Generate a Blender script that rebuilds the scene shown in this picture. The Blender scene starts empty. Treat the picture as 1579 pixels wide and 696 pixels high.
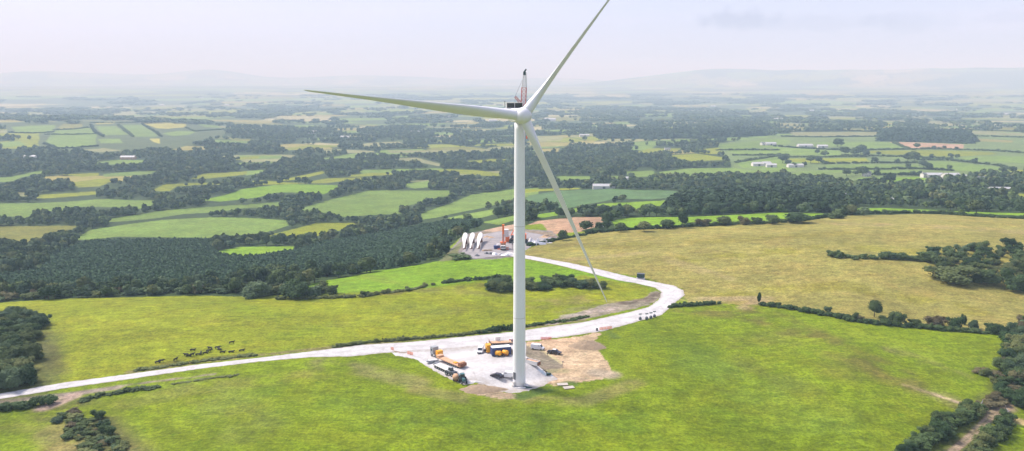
import bpy, bmesh, math, random
import numpy as np
from mathutils import Vector, Matrix
random.seed(7); RNG = np.random.default_rng(11)
C = bpy.context.scene.collection
PI = math.pi

# ------------------------------------------------------------------ camera numbers (metres; turbine base is z=0)
F = 1238.0; CU, CV = 789.5, 348.0; H = 87.0
TH = math.atan((CV - 127.0) / F); CT, ST = math.cos(TH), math.sin(TH)

def ray(u, v):
    x = (np.asarray(u, float) - CU) / F; q = (CV - np.asarray(v, float)) / F
    return x, CT + q * ST, -ST + q * CT

# ------------------------------------------------------------------ terrain height
CP = [  # (u, v, z): bearings and distances at which the land has a known height
 (0,696,-3),(400,696,0),(800,696,-1),(1200,696,-2),(1579,696,-4),(-300,640,-5),(1900,640,-6),
 (0,600,-3),(300,600,-1),(600,600,0),(800,600,0),(1000,600,0),(1300,600,1),(1579,600,-2),
 (0,530,-3),(300,530,-1),(600,530,0),(800,530,0),(1000,530,0),(1300,530,2),(1579,530,0),
 (0,470,-6),(200,465,-5),(400,462,-5),(600,470,-2),(800,470,-1),(1000,470,-1),(1200,470,0),(1400,470,0),(1579,470,-1),(1900,470,-3),
 (0,440,-22),(200,430,-26),(400,425,-22),(500,440,-7),(600,430,-5),(800,430,-2),(1000,430,-2),(1200,430,2),(1400,430,3),(1579,430,2),
 (600,405,-14),(700,405,-4),(720,388,-4),(780,388,-3),(840,374,-4),(900,400,-1),(1000,400,1),(1200,390,5),(1400,390,6),(1579,390,5),
 (0,400,-38),(200,390,-40),(400,390,-38),(600,380,-32),(660,380,-22),(760,362,-6),(700,360,-22),(720,345,-32),(860,345,-6),(930,335,-12),
 (1000,365,1),(1150,355,3),(1300,340,4),(1450,342,5),(1579,342,4),(1900,345,2),
 (1100,336,-5),(1300,326,-6),(1450,325,-5),(1579,329,-3),(1150,312,-16),(1300,310,-18),(1450,310,-17),(1579,312,-14),
 (0,370,-48),(200,360,-50),(400,360,-50),(600,350,-50),(740,325,-48),(860,322,-26),(960,318,-26),
 (0,330,-55),(200,325,-56),(400,320,-58),(600,315,-60),(780,300,-58),(900,290,-46),(1050,290,-40),(1200,285,-36),(1350,280,-34),(1579,285,-32),
 (0,290,-60),(200,280,-62),(400,280,-64),(600,275,-66),(750,265,-66),(900,262,-58),(1050,260,-54),(1200,255,-50),(1400,252,-48),(1579,255,-46),
 (0,240,-62),(200,240,-62),(400,250,-68),(600,240,-70),(800,230,-70),(950,230,-64),(1100,225,-58),(1300,225,-52),(1500,225,-50),(1700,225,-48),
 (0,205,-50),(100,200,-50),(200,200,-52),(300,205,-58),(450,210,-70),(700,205,-74),(950,204,-62),(1100,202,-54),(1300,203,-50),(1500,203,-48),(1700,203,-48),
 (-250,184,-42),(0,182,-42),(150,186,-48),(280,188,-54),(420,192,-72),(-250,300,-60),(1850,290,-34),(-250,400,-38),
]
def _cp():
    a = []
    for u, v, z in CP:
        x, y, w = ray(u, v); t = (z - H) / w
        a.append((x * t, y * t, z))
    for az in (-.8, -.5, -.3, -.1, .1, .3, .5, .8):
        for d, z in ((4300, -77), (8000, -80), (40000, -80)):
            a.append((d * math.sin(az), d * math.cos(az), z))
    for az in (-.8, 0, .8): a.append((60 * math.sin(az), 60 * math.cos(az), -4))
    return np.array(a)
_P = _cp(); _A = np.arctan2(_P[:,0], _P[:,1]) * 2.4; _S = np.log(np.hypot(_P[:,0], _P[:,1]))
def _K(r2): return .5 * r2 * np.log(r2 + 1e-9)
_n = len(_P); _r2 = (_A[:,None]-_A[None])**2 + (_S[:,None]-_S[None])**2
_M = np.zeros((_n+3,_n+3)); _M[:_n,:_n] = _K(_r2) + np.eye(_n)*.002; _M[:_n,_n]=1; _M[:_n,_n+1]=_A; _M[:_n,_n+2]=_S; _M[_n:,:_n]=_M[:_n,_n:].T
_W = np.linalg.solve(_M, np.r_[_P[:,2],0,0,0])

def _hash(i, j, seed):
    n = (i.astype(np.int64)*374761393 + j.astype(np.int64)*668265263 + seed*974711) & 0x7fffffff
    n = ((n ^ (n >> 13)) * 1274126177) & 0x7fffffff
    return ((n ^ (n >> 16)) & 0xffff) / 65535.0
def vnoise(x, y, seed=0):
    x = np.asarray(x, float); y = np.asarray(y, float)
    i = np.floor(x); j = np.floor(y); fx = x-i; fy = y-j; i=i.astype(np.int64); j=j.astype(np.int64)
    fx = fx*fx*(3-2*fx); fy = fy*fy*(3-2*fy)
    a=_hash(i,j,seed); b=_hash(i+1,j,seed); c=_hash(i,j+1,seed); d=_hash(i+1,j+1,seed)
    return (a*(1-fx)+b*fx)*(1-fy)+(c*(1-fx)+d*fx)*fy
def fbm(x, y, seed=0, o=3):
    s=0; a=.5; t=0
    for k in range(o):
        s = s + a*vnoise(x*2**k, y*2**k, seed+k*17); t+=a; a*=.5
    return s/t
def sst(a, b, x):
    t = np.clip((x-a)/(b-a), 0, 1); return t*t*(3-2*t)

GA = np.linspace(-.85, .85, 500); GS = np.linspace(math.log(50), math.log(40000), 900)
_ga, _gs = np.meshgrid(GA, GS, indexing='ij')
_G = np.zeros_like(_ga)
for i in range(_n):
    _G += _W[i]*_K((_ga*2.4-_A[i])**2 + (_gs-_S[i])**2)
_G += _W[_n] + _W[_n+1]*_ga*2.4 + _W[_n+2]*_gs
_gd = np.exp(_gs); _gx = _gd*np.sin(_ga); _gy = _gd*np.cos(_ga)
_G += (fbm(_gx/260, _gy/260, 3)-.5)*9*sst(450, 1200, _gd)*(1-sst(5000, 9000, _gd))
_G += (fbm(_gx/60, _gy/60, 5)-.5)*1.6*(1-sst(450, 900, _gd))*sst(20, 70, np.hypot(_gx-5, _gy-235))
_G = np.where(_gd > 9000, -80, _G*(1-sst(6000, 9000, _gd)) + -80*sst(6000, 9000, _gd))
def z_base(x, y):
    az = np.arctan2(x, y); d = np.hypot(x, y)
    fa = np.clip((np.clip(az, -.85, .85)+.85)/1.7*(len(GA)-1), 0, len(GA)-1.001)
    fs = np.clip((np.log(np.maximum(d, 50.))-GS[0])/(GS[-1]-GS[0])*(len(GS)-1), 0, len(GS)-1.001)
    i = fa.astype(int); j = fs.astype(int); p = fa-i; q = fs-j
    z = (_G[i,j]*(1-p)+_G[i+1,j]*p)*(1-q)+(_G[i,j+1]*(1-p)+_G[i+1,j+1]*p)*q
    w = sst(.85, 1.7, np.abs(az)); side = -4 - 60*sst(300, 1200, d)
    return z*(1-w)+side*w

BANK = None
def z_at(x, y):
    x = np.asarray(x, float); y = np.asarray(y, float)
    z = z_base(x, y)
    # low mountains beyond the plain
    d = np.hypot(x, y); u_ = np.arctan2(x, y)/.571
    right = sst(.05, .45, u_)*(1+.12*(vnoise(u_*7+3, u_*0+2., 4)-.5)+.06*(vnoise(u_*22+3, u_*0+5., 4)-.5)); mid = .62*np.exp(-((u_-.08)/.16)**2)+.5*np.exp(-((u_-.38)/.08)**2)
    left = .85*np.exp(-((u_+.62)/.09)**2)+.7*np.exp(-((u_+.93)/.10)**2)+.5*np.exp(-((u_+.3)/.2)**2)+.45*np.exp(-((u_+.78)/.09)**2)+.1*vnoise(u_*12+40, u_*0+2., 8)+.3
    z = z+np.where(np.abs(u_) < 2, 105*sst(5500, 14500, d) + 285*np.minimum(right, 1.1)*sst(12000, 15000, d)*(1-sst(15000, 17500, d)) + 265*np.maximum(left, mid)*sst(15500, 19500, d)*(1-sst(19500, 21500, d)), 0)
    # the level working area round the turbine
    m = 1-sst(28, 52, np.hypot((x-0)/1.15, y-238)); z = z*(1-m)
    if BANK is not None:
        (ax, ay), (bx, by) = BANK
        L = math.hypot(bx-ax, by-ay); dx, dy = (bx-ax)/L, (by-ay)/L
        s = (x-ax)*dx+(y-ay)*dy; q = (x-ax)*dy-(y-ay)*dx; q = -q if False else q
        q = -((x-ax)*(-dy)+(y-ay)*dx)   # + to the right-hand side (up-slope side)
        h = 3.0*sst(0, 3.6, q)*(1-sst(8, 34, q))*sst(-7, 3, s)*(1-sst(L-3, L+5, s))
        z = z + h + .25*(vnoise(x/1.7, y/1.7, 9)-.5)*sst(0, 1, q)*(1-sst(3, 6, q))*(h>.2)
    return z
_T = np.exp(np.linspace(math.log(110), math.log(30000), 1500))
def hit(us, vs):
    """where sight lines meet the land -> (n,3)"""
    us = np.atleast_1d(np.asarray(us, float)); vs = np.atleast_1d(np.asarray(vs, float))
    dx, dy, dz = ray(us, vs); hl = np.hypot(dx, dy)
    out = np.zeros((len(us), 3))
    for k in range(len(us)):
        t = _T/hl[k]; X = dx[k]*t; Y = dy[k]*t; Z = H+dz[k]*t; g = z_at(X, Y); below = np.nonzero(Z < g)[0]
        if len(below) == 0: i = len(t)-1; out[k] = (X[i], Y[i], g[i]); continue
        i = max(below[0], 1); a = Z[i-1]-g[i-1]; b = g[i]-Z[i]; f = a/(a+b+1e-9)
        x = X[i-1]+(X[i]-X[i-1])*f; y = Y[i-1]+(Y[i]-Y[i-1])*f
        out[k] = (x, y, float(z_at(x, y)))
    return out
def at(u, v, dz=0):
    p = hit(u, v)[0]; return Vector((p[0], p[1], p[2]+dz))
def px(x, y, z):
    """metres -> photo pixels (only for sizing and for choosing which trees are near)"""
    y = np.asarray(y, float); dz = np.asarray(z, float)-H; dep = y*CT-dz*ST; upc = y*ST+dz*CT
    return CU+F*np.asarray(x)/dep, CV-F*upc/dep, dep
_b = hit([806, 842], [543, 576]); BANK = ((_b[0][0], _b[0][1]), (_b[1][0], _b[1][1]))

def dens(poly, step=12, closed=True):
    pts = []; n = len(poly)
    for i in range(n if closed else n-1):
        a = poly[i]; b = poly[(i+1) % n]; k = max(1, int(math.hypot(b[0]-a[0], b[1]-a[1])/step))
        for j in range(k): pts.append((a[0]+(b[0]-a[0])*j/k, a[1]+(b[1]-a[1])*j/k))
    if not closed: pts.append(poly[-1])
    return pts
def world_poly(poly, step=12, closed=True):
    q = np.array(dens(poly, step, closed)); return hit(q[:,0], q[:,1])[:, :2]
def inside(poly, x, y):
    r = np.zeros(x.shape, bool)
    x0, y0 = poly.min(0); x1, y1 = poly.max(0)
    idx = np.nonzero((x>=x0)&(x<=x1)&(y>=y0)&(y<=y1))[0]
    if len(idx) == 0: return r
    xs = x[idx]; ys = y[idx]; c = np.zeros(len(idx), bool); n = len(poly); j = n-1
    for i in range(n):
        xi, yi = poly[i]; xj, yj = poly[j]
        if yi != yj: c ^= ((yi > ys) != (yj > ys)) & (xs < (xj-xi)*(ys-yi)/(yj-yi)+xi)
        j = i
    r[idx] = c; return r
def dist_line(pl, x, y):
    best = np.full(x.shape, 1e9)
    for (ax, ay), (bx, by) in zip(pl[:-1], pl[1:]):
        L2 = (bx-ax)**2+(by-ay)**2+1e-9; t = np.clip(((x-ax)*(bx-ax)+(y-ay)*(by-ay))/L2, 0, 1)
        best = np.minimum(best, np.hypot(x-ax-t*(bx-ax), y-ay-t*(by-ay)))
    return best

# ------------------------------------------------------------------ colours of the land (real-world base colours)
GR = (.134,.186,.006); YG = (.178,.208,.010); GO = (.226,.206,.052); LG = (.13,.20,.035); DG = (.08,.145,.05)
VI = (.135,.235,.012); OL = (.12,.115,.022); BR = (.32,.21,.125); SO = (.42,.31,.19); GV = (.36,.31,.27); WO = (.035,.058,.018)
PALE = (.20,.21,.085); YE = (.30,.29,.05); BK = (.22,.18,.14); RG = (.155,.16,.028)
NEARHILL = [(-300,480),(0,467),(100,461),(300,456),(390,458),(440,455),(480,437),(560,423),(640,409),(700,399),(690,385),(714,362),(770,352),(835,345),(850,362),(900,357),(1000,353),(1100,349),(1230,341),(1300,334),(1420,331),(1579,337),(1900,345),(2100,800),(-600,800)]
FIELDS = [  # valley fields: (outline, colour)
 ([(-60,314),(27,314),(95,312),(158,307),(202,309),(240,309),(234,317),(215,322),(158,319),(122,320),(98,325),(57,326),(41,337),(27,334),(-60,334)],LG),
 ([(158,343),(177,336),(221,330),(240,326),(285,322),(400,314),(430,312),(430,318),(370,322),(332,328),(285,330),(240,337),(196,341)],LG),
 ([(114,370),(139,355),(190,347),(253,339),(332,335),(400,337),(440,340),(445,348),(415,358),(380,362),(330,367),(230,366),(180,365),(140,370)],LG),
 ([(-40,350),(27,349),(117,348),(114,356),(79,363),(57,369),(28,377),(0,378),(-40,378)],RG),
 ([(57,301),(95,299),(147,295),(149,300),(126,302),(76,306),(55,306)],YG),([(27,297),(44,297),(44,304),(27,302)],PALE),
 ([(108,282),(152,276),(177,275),(164,284),(152,288),(120,289)],YG),([(16,273),(63,263),(71,266),(32,274),(19,280),(-30,282),(-30,276)],LG),
 ([(158,269),(196,265),(247,264),(243,267),(196,272),(161,273)],LG),([(92,269),(152,267),(152,271),(126,273)],YG),
 ([(235,293),(253,285),(285,283),(345,281),(341,285),(310,285),(272,288),(262,295),(240,295)],YG),
 ([(294,276),(313,268),(400,263),(410,266),(348,273),(316,276)],YG),
 ([(310,309),(348,301),(373,292),(400,288),(443,284),(525,286),(500,300),(456,297),(427,297),(396,305),(370,308),(340,311)],VI),
 ([(427,279),(459,272),(497,264),(500,267),(472,275),(443,279)],YG),([(478,280),(506,275),(551,274),(576,275),(570,277),(532,279),(503,283),(481,283)],YG),
 ([(457,324),(510,308),(570,294),(664,294),(699,294),(693,302),(664,310),(620,319),(617,330),(570,332),(532,335),(513,330),(475,326)],LG),
 ([(650,339),(649,330),(696,313),(728,300),(789,292),(830,290),(830,300),(789,310),(743,321),(702,329),(671,336)],LG),
 ([(691,336),(721,330),(781,319),(800,316),(800,320),(781,325),(743,336),(709,340),(691,341)],LG),([(743,343),(789,333),(805,330),(805,338),(789,341),(769,347)],LG),
 ([(410,364),(459,352),(487,344),(557,344),(552,351),(516,357),(500,363),(475,365),(421,366)],YG),
 ([(330,388),(370,381),(455,380),(452,386),(410,391),(370,396),(345,394)],VI),
 ([(437,230),(475,224),(522,224),(522,227),(475,229),(446,232)],YG),([(380,264),(408,262),(405,267),(380,271)],LG),([(370,240),(434,240),(434,245),(370,246)],LG),
 ([(661,263),(696,261),(737,263),(772,268),(769,273),(728,270),(683,265)],YG),([(601,245),(642,243),(680,253),(677,257),(649,251)],PALE),
 ([(538,270),(576,267),(614,267),(600,270),(569,272),(538,273)],YG),([(623,284),(661,279),(661,289),(640,291),(627,289)],LG),([(598,232),(696,232),(756,230),(756,233),(696,235),(601,236)],PALE),
 ([(17,196),(49,194),(86,193),(83,201),(72,204),(26,205)],LG),([(86,199),(98,191),(126,191),(128,195),(115,200)],RG),
 ([(69,221),(78,208),(86,201),(138,197),(149,206),(147,224),(115,227),(86,228)],LG),([(147,195),(178,195),(198,208),(161,209)],LG),([(188,193),(218,193),(243,208),(241,211),(204,211)],LG),
 ([(213,189),(247,189),(287,191),(287,196),(259,199),(241,198),(227,193)],YE),([(145,189),(178,188),(175,191),(149,192)],YE),([(230,214),(246,214),(247,222),(236,219)],YE),
 ([(250,206),(276,202),(302,203),(293,208),(267,210)],LG),([(295,188),(322,191),(345,198),(316,196)],LG),([(-120,174),(-20,174),(14,179),(34,188),(-20,190),(-120,190)],GO),
 ([(138,252),(172,247),(224,247),(218,252),(172,254)],LG),([(356,245),(373,242),(399,241),(399,245),(362,247)],YG),([(152,215),(184,214),(190,221),(155,221)],LG),
 ([(124,231),(161,229),(187,232),(155,235)],PALE),([(328,215),(385,218),(385,221),(333,220)],LG),([(0,220),(30,218),(40,224),(5,228)],LG),
 ([(802,314),(815,302),(857,295),(938,291),(978,293),(1030,294),(1050,296),(1038,304),(1001,308),(949,306),(924,312),(869,322),(843,318),(815,317)],DG),
 ([(823,332),(872,324),(929,314),(1033,309),(1027,327),(1001,328),(972,324),(929,324),(901,324),(872,330),(834,337)],VI),
 ([(812,348),(829,341),(886,335),(938,335),(921,350),(898,355),(895,361),(857,368),(830,370)],BR),([(900,340),(935,338),(925,347),(903,349)],BR),
 ([(944,341),(961,337),(1001,335),(1059,335),(1145,331),(1200,328),(1283,330),(1281,337),(1200,341),(1116,345),(1059,347),(1024,350),(984,352),(950,354)],VI),
 ([(938,271),(961,272),(970,278),(984,276),(1001,278),(1001,282),(978,279),(949,279)],LG),([(964,265),(1007,263),(1013,272),(984,273),(967,269)],LG),
 ([(1013,266),(1059,260),(1130,259),(1159,263),(1200,256),(1230,262),(1200,268),(1156,270),(1116,268),(1087,271),(1018,272)],LG),
 ([(975,236),(1001,229),(1050,229),(1047,232),(1001,236)],YG),([(1030,240),(1073,237),(1116,243),(1116,247),(1067,249),(1038,243)],YG),
 ([(1107,223),(1200,214),(1200,229),(1182,227),(1145,231),(1113,231)],LG),([(1119,233),(1182,229),(1200,237),(1200,240),(1139,239)],LG),
 ([(1133,250),(1200,242),(1260,250),(1200,258),(1145,259)],LG),([(823,224),(880,220),(875,225),(829,227)],GO),([(826,230),(863,229),(860,234),(829,234)],GO),
 ([(878,209),(898,209),(898,212),(880,212)],PALE),([(895,217),(918,217),(915,221),(898,220)],GO),([(826,210),(869,211),(866,217),(832,219)],PALE),
 ([(857,272),(912,272),(909,278),(863,278)],LG),([(808,292),(892,290),(895,292),(834,295),(810,298)],YG),([(1087,291),(1173,289),(1200,291),(1200,295),(1087,298)],VI),
 ([(1306,322),(1364,321),(1439,324),(1496,327),(1579,329),(1700,331),(1700,334),(1579,333),(1482,329),(1395,327),(1341,327),(1309,325)],VI),
 ([(1260,220),(1341,219),(1370,220),(1398,230),(1341,231),(1312,226),(1263,226)],LG),([(1371,219),(1410,220),(1486,223),(1485,229),(1416,229),(1398,228)],BR),
 ([(1338,233),(1439,232),(1530,235),(1539,238),(1467,242),(1381,239),(1341,236)],YG),([(1358,243),(1439,246),(1579,252),(1640,252),(1640,243),(1540,241),(1467,244)],LG),
 ([(1433,249),(1467,250),(1539,258),(1545,266),(1510,266),(1467,263),(1436,258)],LG),([(1191,227),(1295,233),(1298,241),(1206,238),(1194,233)],LG),
 ([(1212,245),(1335,244),(1341,250),(1272,252),(1209,249)],YG),([(1272,255),(1329,254),(1416,255),(1416,260),(1335,260),(1275,259)],LG),
 ([(1217,269),(1237,264),(1327,262),(1424,263),(1421,269),(1341,268),(1295,266),(1246,271)],LG),([(1321,275),(1427,273),(1430,278),(1395,279),(1387,283),(1364,279),(1329,278)],VI),
 ([(1217,204),(1355,204),(1352,210),(1260,210),(1223,209)],PALE),([(1180,214),(1220,216),(1217,223),(1180,222)],LG),([(1180,240),(1200,240),(1197,247),(1180,247)],LG),
 ([(1496,202),(1554,205),(1620,206),(1620,209),(1554,209),(1499,207)],PALE),([(1505,214),(1562,217),(1562,220),(1505,218)],GO),([(1519,288),(1565,295),(1560,300),(1525,294)],YE),
 ([(1194,289),(1217,289),(1216,294),(1197,294)],YG),([(1560,298),(1620,300),(1620,312),(1575,308)],YG),([(690,384),(712,370),(716,392),(700,397)],RG),
]
PLANT = [(-80,462),(0,452),(80,448),(200,445),(330,440),(420,430),(520,425),(600,414),(655,402),(662,388),(700,362),(735,350),(745,343),(700,342),(640,352),(580,364),(500,376),(460,388),(400,398),(340,396),(325,384),(330,372),(250,372),(140,374),(90,390),(60,420),(-80,440)]
CON2 = [(1025,331),(1035,318),(1060,309),(1150,302),(1200,300),(1290,306),(1300,322),(1285,328),(1180,326),(1080,331)]
CON3 = [(918,213),(920,206),(1000,203),(1180,203),(1185,209),(1100,213),(1000,215)]
CON4 = [(1355,218),(1357,205),(1400,203),(1480,206),(1500,212),(1500,222),(1440,220)]
LOWZ = [(1105,222),(1230,206),(1579,208),(1700,208),(1700,262),(1560,262),(1430,285),(1320,283),(1230,275),(1130,262)]
LOWL = [(10,192),(140,187),(300,188),(350,198),(345,212),(260,232),(150,237),(60,230),(60,205),(10,206)]
# ------------------------------------------------------------------ terrain sheet
def ground_arrays():
    a = np.concatenate([np.linspace(-PI, -.72, 60)[:-1], np.linspace(-.72, .72, 1000), np.linspace(.72, PI, 60)[1:-1]])
    d = np.concatenate([np.r_[.05, np.linspace(6, 140, 16)], np.arange(145, 480, .9), np.exp(np.arange(math.log(480), math.log(4500), .0034)), np.exp(np.arange(math.log(4500), math.log(22000), .012)), [22200]])
    return a, d
GAz, GD = ground_arrays(); NA, ND = len(GAz), len(GD)
_aa, _dd = np.meshgrid(GAz, GD, indexing='ij'); VX = (_dd*np.sin(_aa)).ravel(); VY = (_dd*np.cos(_aa)).ravel(); VZ = z_at(VX, VY)
dist = _dd.ravel()
wx = VX+(fbm(VX/2.2, VY/2.2, 21, 2)-.5)*2.4*(1-sst(300, 900, dist)); wy = VY+(fbm(VX/2.2, VY/2.2, 31, 2)-.5)*2.4*(1-sst(300, 900, dist))
COL = np.zeros((len(VX), 3)); COL[:] = WO; COL[dist > 2600] = (.06,.09,.035)  # untraced land far from the camera coloured paler, haze put into its base colour
field = np.zeros(len(VX), bool)
nh = world_poly(NEARHILL[:24], 10, False)
nh = np.vstack([nh, [(700, 100), (400, -400), (-400, -400), (-500, 100)]])
_nz = inside(nh, wx, wy) | (dist < 170)
# far land: patchwork cells in world metres
def cells(x, y, size, seed):
    gx = x/size; gy = y/size; i = np.floor(gx); j = np.floor(gy); b1 = np.full(x.shape, 9.); b2 = np.full(x.shape, 9.); bid = np.zeros(x.shape)
    for a in (-1,0,1):
        for b in (-1,0,1):
            ci = (i+a).astype(np.int64); cj = (j+b).astype(np.int64)
            qx = ci+.5+.8*(_hash(ci,cj,seed)-.5); qy = cj+.5+.8*(_hash(ci,cj,seed+1)-.5)
            dd = np.maximum(np.abs(gx-qx), np.abs(gy-qy))*.8+.3*np.hypot(gx-qx, gy-qy)
            m = dd < b1; b2 = np.where(m, b1, np.minimum(b2, dd)); bid = np.where(m, _hash(ci,cj,seed+2), bid); b1 = np.where(m, dd, b1)
    return bid, (b2-b1)*size
rot = .35; rx = VX*math.cos(rot)+VY*math.sin(rot); ry = -VX*math.sin(rot)+VY*math.cos(rot)
def far_field(x, y):
    r1 = x*math.cos(rot)+y*math.sin(rot); r2 = -x*math.sin(rot)+y*math.cos(rot)
    d = np.hypot(x, y)
    i1, e1 = cells(r1, r2, 120., 41); i2, e2 = cells(r1*.75, r2, 210., 47); i3, e3 = cells(r1*.6, r2*.8, 420., 53)
    bid = np.where(d < 3200, i1, np.where(d < 6500, i2, i3)); e = np.where(d < 3200, e1, np.where(d < 6500, e2, e3))
    dens_ = vnoise(x/900+5, y/900, 61)
    f = (bid < .20+.22*sst(1500, 2400, d)+.16*sst(2500, 5000, d)+.35*(dens_-.4)) & (e > np.where(d < 3200, 8, np.where(d < 6500, 14, 24))) & (d > 1250)
    return f, bid
ff, bid = far_field(VX, VY)
pal = np.array([LG, YG, PALE, LG, GO, LG, YG, (.30,.28,.13), RG, PALE])
COL[ff] = pal[(np.floor(bid*997) % 10).astype(int)][ff]
FPOLY = [(world_poly(p, 10), c) for p, c in FIELDS]
for z_, c_ in ((LOWZ, (.12,.17,.05)), (LOWL, (.07,.095,.035))):
    w_ = world_poly(z_, 12); m = inside(w_, wx, wy) & (dist > 900); COL[m] = c_
LZ = world_poly(LOWZ, 12); LL = world_poly(LOWL, 12)
for p, c in FPOLY:
    m = inside(p, wx, wy); k = .88+.24*random.random(); COL[m] = np.array(c)*k; field |= m
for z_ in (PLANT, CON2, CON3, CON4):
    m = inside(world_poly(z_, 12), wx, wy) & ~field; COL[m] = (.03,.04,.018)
COL[_nz & (dist < 650)] = GR
def paint(poly, c, k=1.0, step=10):
    m = inside(world_poly(poly, step), wx, wy); COL[m] = COL[m]*(1-k)+np.array(c)*k; return m
def brush(line, w, c, k=.8, seed=0, sc=9., lo=.25):
    pl = world_poly(line, 12, False); d = dist_line(pl, VX, VY) if len(VX) < 3e5 else None
    x0, y0 = pl.min(0)-w*2; x1, y1 = pl.max(0)+w*2; idx = np.nonzero((VX>x0)&(VX<x1)&(VY>y0)&(VY<y1))[0]
    d = dist_line(pl, VX[idx], VY[idx]); n = fbm(VX[idx]/sc, VY[idx]/sc, 71+seed, 3)
    a = (1-sst(.35, 1., d/w))*k*sst(lo, lo+.35, n); a = a[:,None]
    COL[idx] = COL[idx]*(1-a)+np.array(c)*a
paint([(-300,480),(0,467),(100,461),(300,456),(390,458),(500,455),(620,450),(745,436),(800,440),(900,440),(1000,450),(1015,462),(960,480),(830,503),(700,519),(480,540),(300,561),(0,605),(-400,650)], YG)
paint([(455,448),(480,437),(560,423),(640,409),(700,399),(770,397),(800,398),(860,410),(950,431),(1000,441),(950,445),(900,437),(820,437),(745,432),(640,446),(520,452)], VI)
paint([(800,440),(900,425),(990,440),(1015,460),(960,480),(860,495),(800,492)], YG)
paint([(800,392),(836,374),(860,368),(900,359),(1000,353),(1100,349),(1230,341),(1300,333),(1420,330),(1579,336),(1900,345),(1900,560),(1579,517),(1400,502),(1300,490),(1240,480),(1170,470),(1060,468),(1050,445),(1000,430),(900,412)], GO)
for l, w, c, k in (([(520,455),(620,452),(740,440)],5,OL,.8),([(640,447),(700,450),(780,455)],6,RG,.7),([(820,470),(900,462),(960,470)],9,(.20,.17,.06),.7),
    ([(560,425),(620,440)],5,RG,.3),([(330,470),(480,500),(420,540)],14,GR,.55),([(520,500),(700,480)],8,RG,.35),
    ([(860,385),(1100,372),(1300,360)],12,(.19,.17,.03),.6),([(1050,400),(1300,380),(1560,400)],10,(.18,.175,.02),.6),([(1100,455),(1300,440),(1500,480)],9,(.20,.185,.02),.6),
    ([(880,400),(1000,390),(1120,430)],6,(.27,.22,.09),.6),([(1300,345),(1450,350),(1600,360)],12,(.28,.21,.10),.5),([(1060,462),(1180,460),(1150,475)],5,(.30,.23,.12),.7),
    ([(1060,475),(1180,490),(1300,540),(1400,590)],12,(.12,.115,.02),.95),([(1200,520),(1300,570)],13,(.115,.12,.018),.5),([(1380,540),(1480,580)],6,(.21,.17,.07),.5),
    ([(1420,595),(1480,625)],6,(.18,.16,.06),.5),([(1100,560),(1250,640)],18,(.10,.155,.018),.5),([(600,640),(900,660),(1100,650)],14,(.085,.145,.008),.6),([(950,560),(1020,600),(1060,660)],12,(.16,.215,.008),.6),([(1180,620),(1300,660)],14,(.155,.21,.01),.55),([(1330,520),(1440,545),(1520,560)],9,(.165,.22,.012),.6),([(1000,520),(1090,540)],8,(.09,.14,.01),.5),([(300,640),(480,610),(560,640)],12,(.15,.205,.01),.5),([(420,600),(520,620)],8,(.09,.145,.01),.45),([(1150,520),(1160,560),(1240,600)],9,(.11,.12,.015),.5),([(120,500),(300,490),(460,500)],12,(.20,.225,.015),.5),([(100,540),(200,520)],7,(.13,.18,.012),.4),([(560,470),(700,480)],9,(.135,.16,.02),.45),([(540,420),(700,412),(780,410)],5,(.15,.26,.01),.5),
    ([(200,620),(300,600),(500,575)],7,RG,.6),([(500,560),(560,570),(640,590)],7,(.19,.18,.06),.75),([(640,600),(720,615),(900,620),(980,590)],5,(.19,.17,.06),.6),
    ([(95,632),(125,655),(150,680),(180,710)],12,(.105,.105,.03),1.),([(60,640),(100,690)],7,(.20,.17,.06),.7),([(0,650),(40,660)],5,(.2,.19,.05),.6),([(300,600),(380,660)],14,(.14,.165,.03),.5),
    ([(70,530),(90,570)],4,OL,.7),([(90,575),(240,562),(400,545)],3,OL,.8),([(860,480),(950,470)],4,(.15,.15,.05),.7)):
    brush(l, w, c, k, seed=int(w*7))
# verges and worn earth
brush([(-60,622),(0,620),(110,608),(180,598)], 2.6, BK, 1., 3, 4., .0); brush([(180,596),(250,587),(330,577)], 1.1, BK, .9, 3, 4., .2)
brush([(70,628),(110,612)], 4, (.33,.25,.19), 1., 3, 4., .0)
brush([(200,574),(300,559),(480,539),(640,523),(800,507),(900,494)], 2.2, (.17,.15,.06), .9, 4, 3., .1)
BANKP = [(838,503),(900,493),(960,480),(1000,470),(1017,460),(1022,452),(1010,448),(990,462),(960,466),(930,470),(900,480),(860,490)]
paint(BANKP, (.22,.19,.14), .95, 6); brush([(960,468),(1000,462),(1014,454)], 4, (.11,.085,.06), .9, 5, 3., .2); brush([(870,488),(950,476)], 3, (.30,.26,.22), .8, 8, 3., .2)
paint([(690,392),(714,362),(745,356),(780,352),(850,356),(862,366),(830,376),(800,386),(800,395),(760,400),(700,400)], (.17,.155,.14), 1., 6)
paint([(676,403),(690,392),(708,375),(714,372),(704,396),(696,402)], (.13,.14,.06), 1., 6)
paint([(722,362),(770,353),(850,358),(858,365),(780,367),(742,372)], (.20,.16,.11), 1., 6)
paint([(744,356),(770,350),(794,346),(794,353),(760,358)], (.36,.25,.17), 1., 6)
SOIL = [(808,530),(845,524),(890,519),(926,513),(916,532),(925,545),(938,556),(945,575),(925,585),(880,592),(850,596),(838,590),(850,578),(838,568),(808,548)]
paint(SOIL, SO, 1., 5)
brush([(905,528),(918,533),(912,538)], 4, (.30,.23,.14), 1., 3, 4., .0)
brush([(920,575),(940,578)], 5, (.33,.27,.19), .9, 3, 4., .0); brush([(850,580),(900,585)], 2, (.31,.24,.16), .7, 9, 3., .2); brush([(870,560),(900,545)], 3, (.50,.38,.24), .6, 9, 3., .2)
paint([(806,531),(820,535),(850,550),(872,566),(858,572),(842,580),(835,570),(806,549)], (.19,.165,.115), 1., 5)
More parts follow.
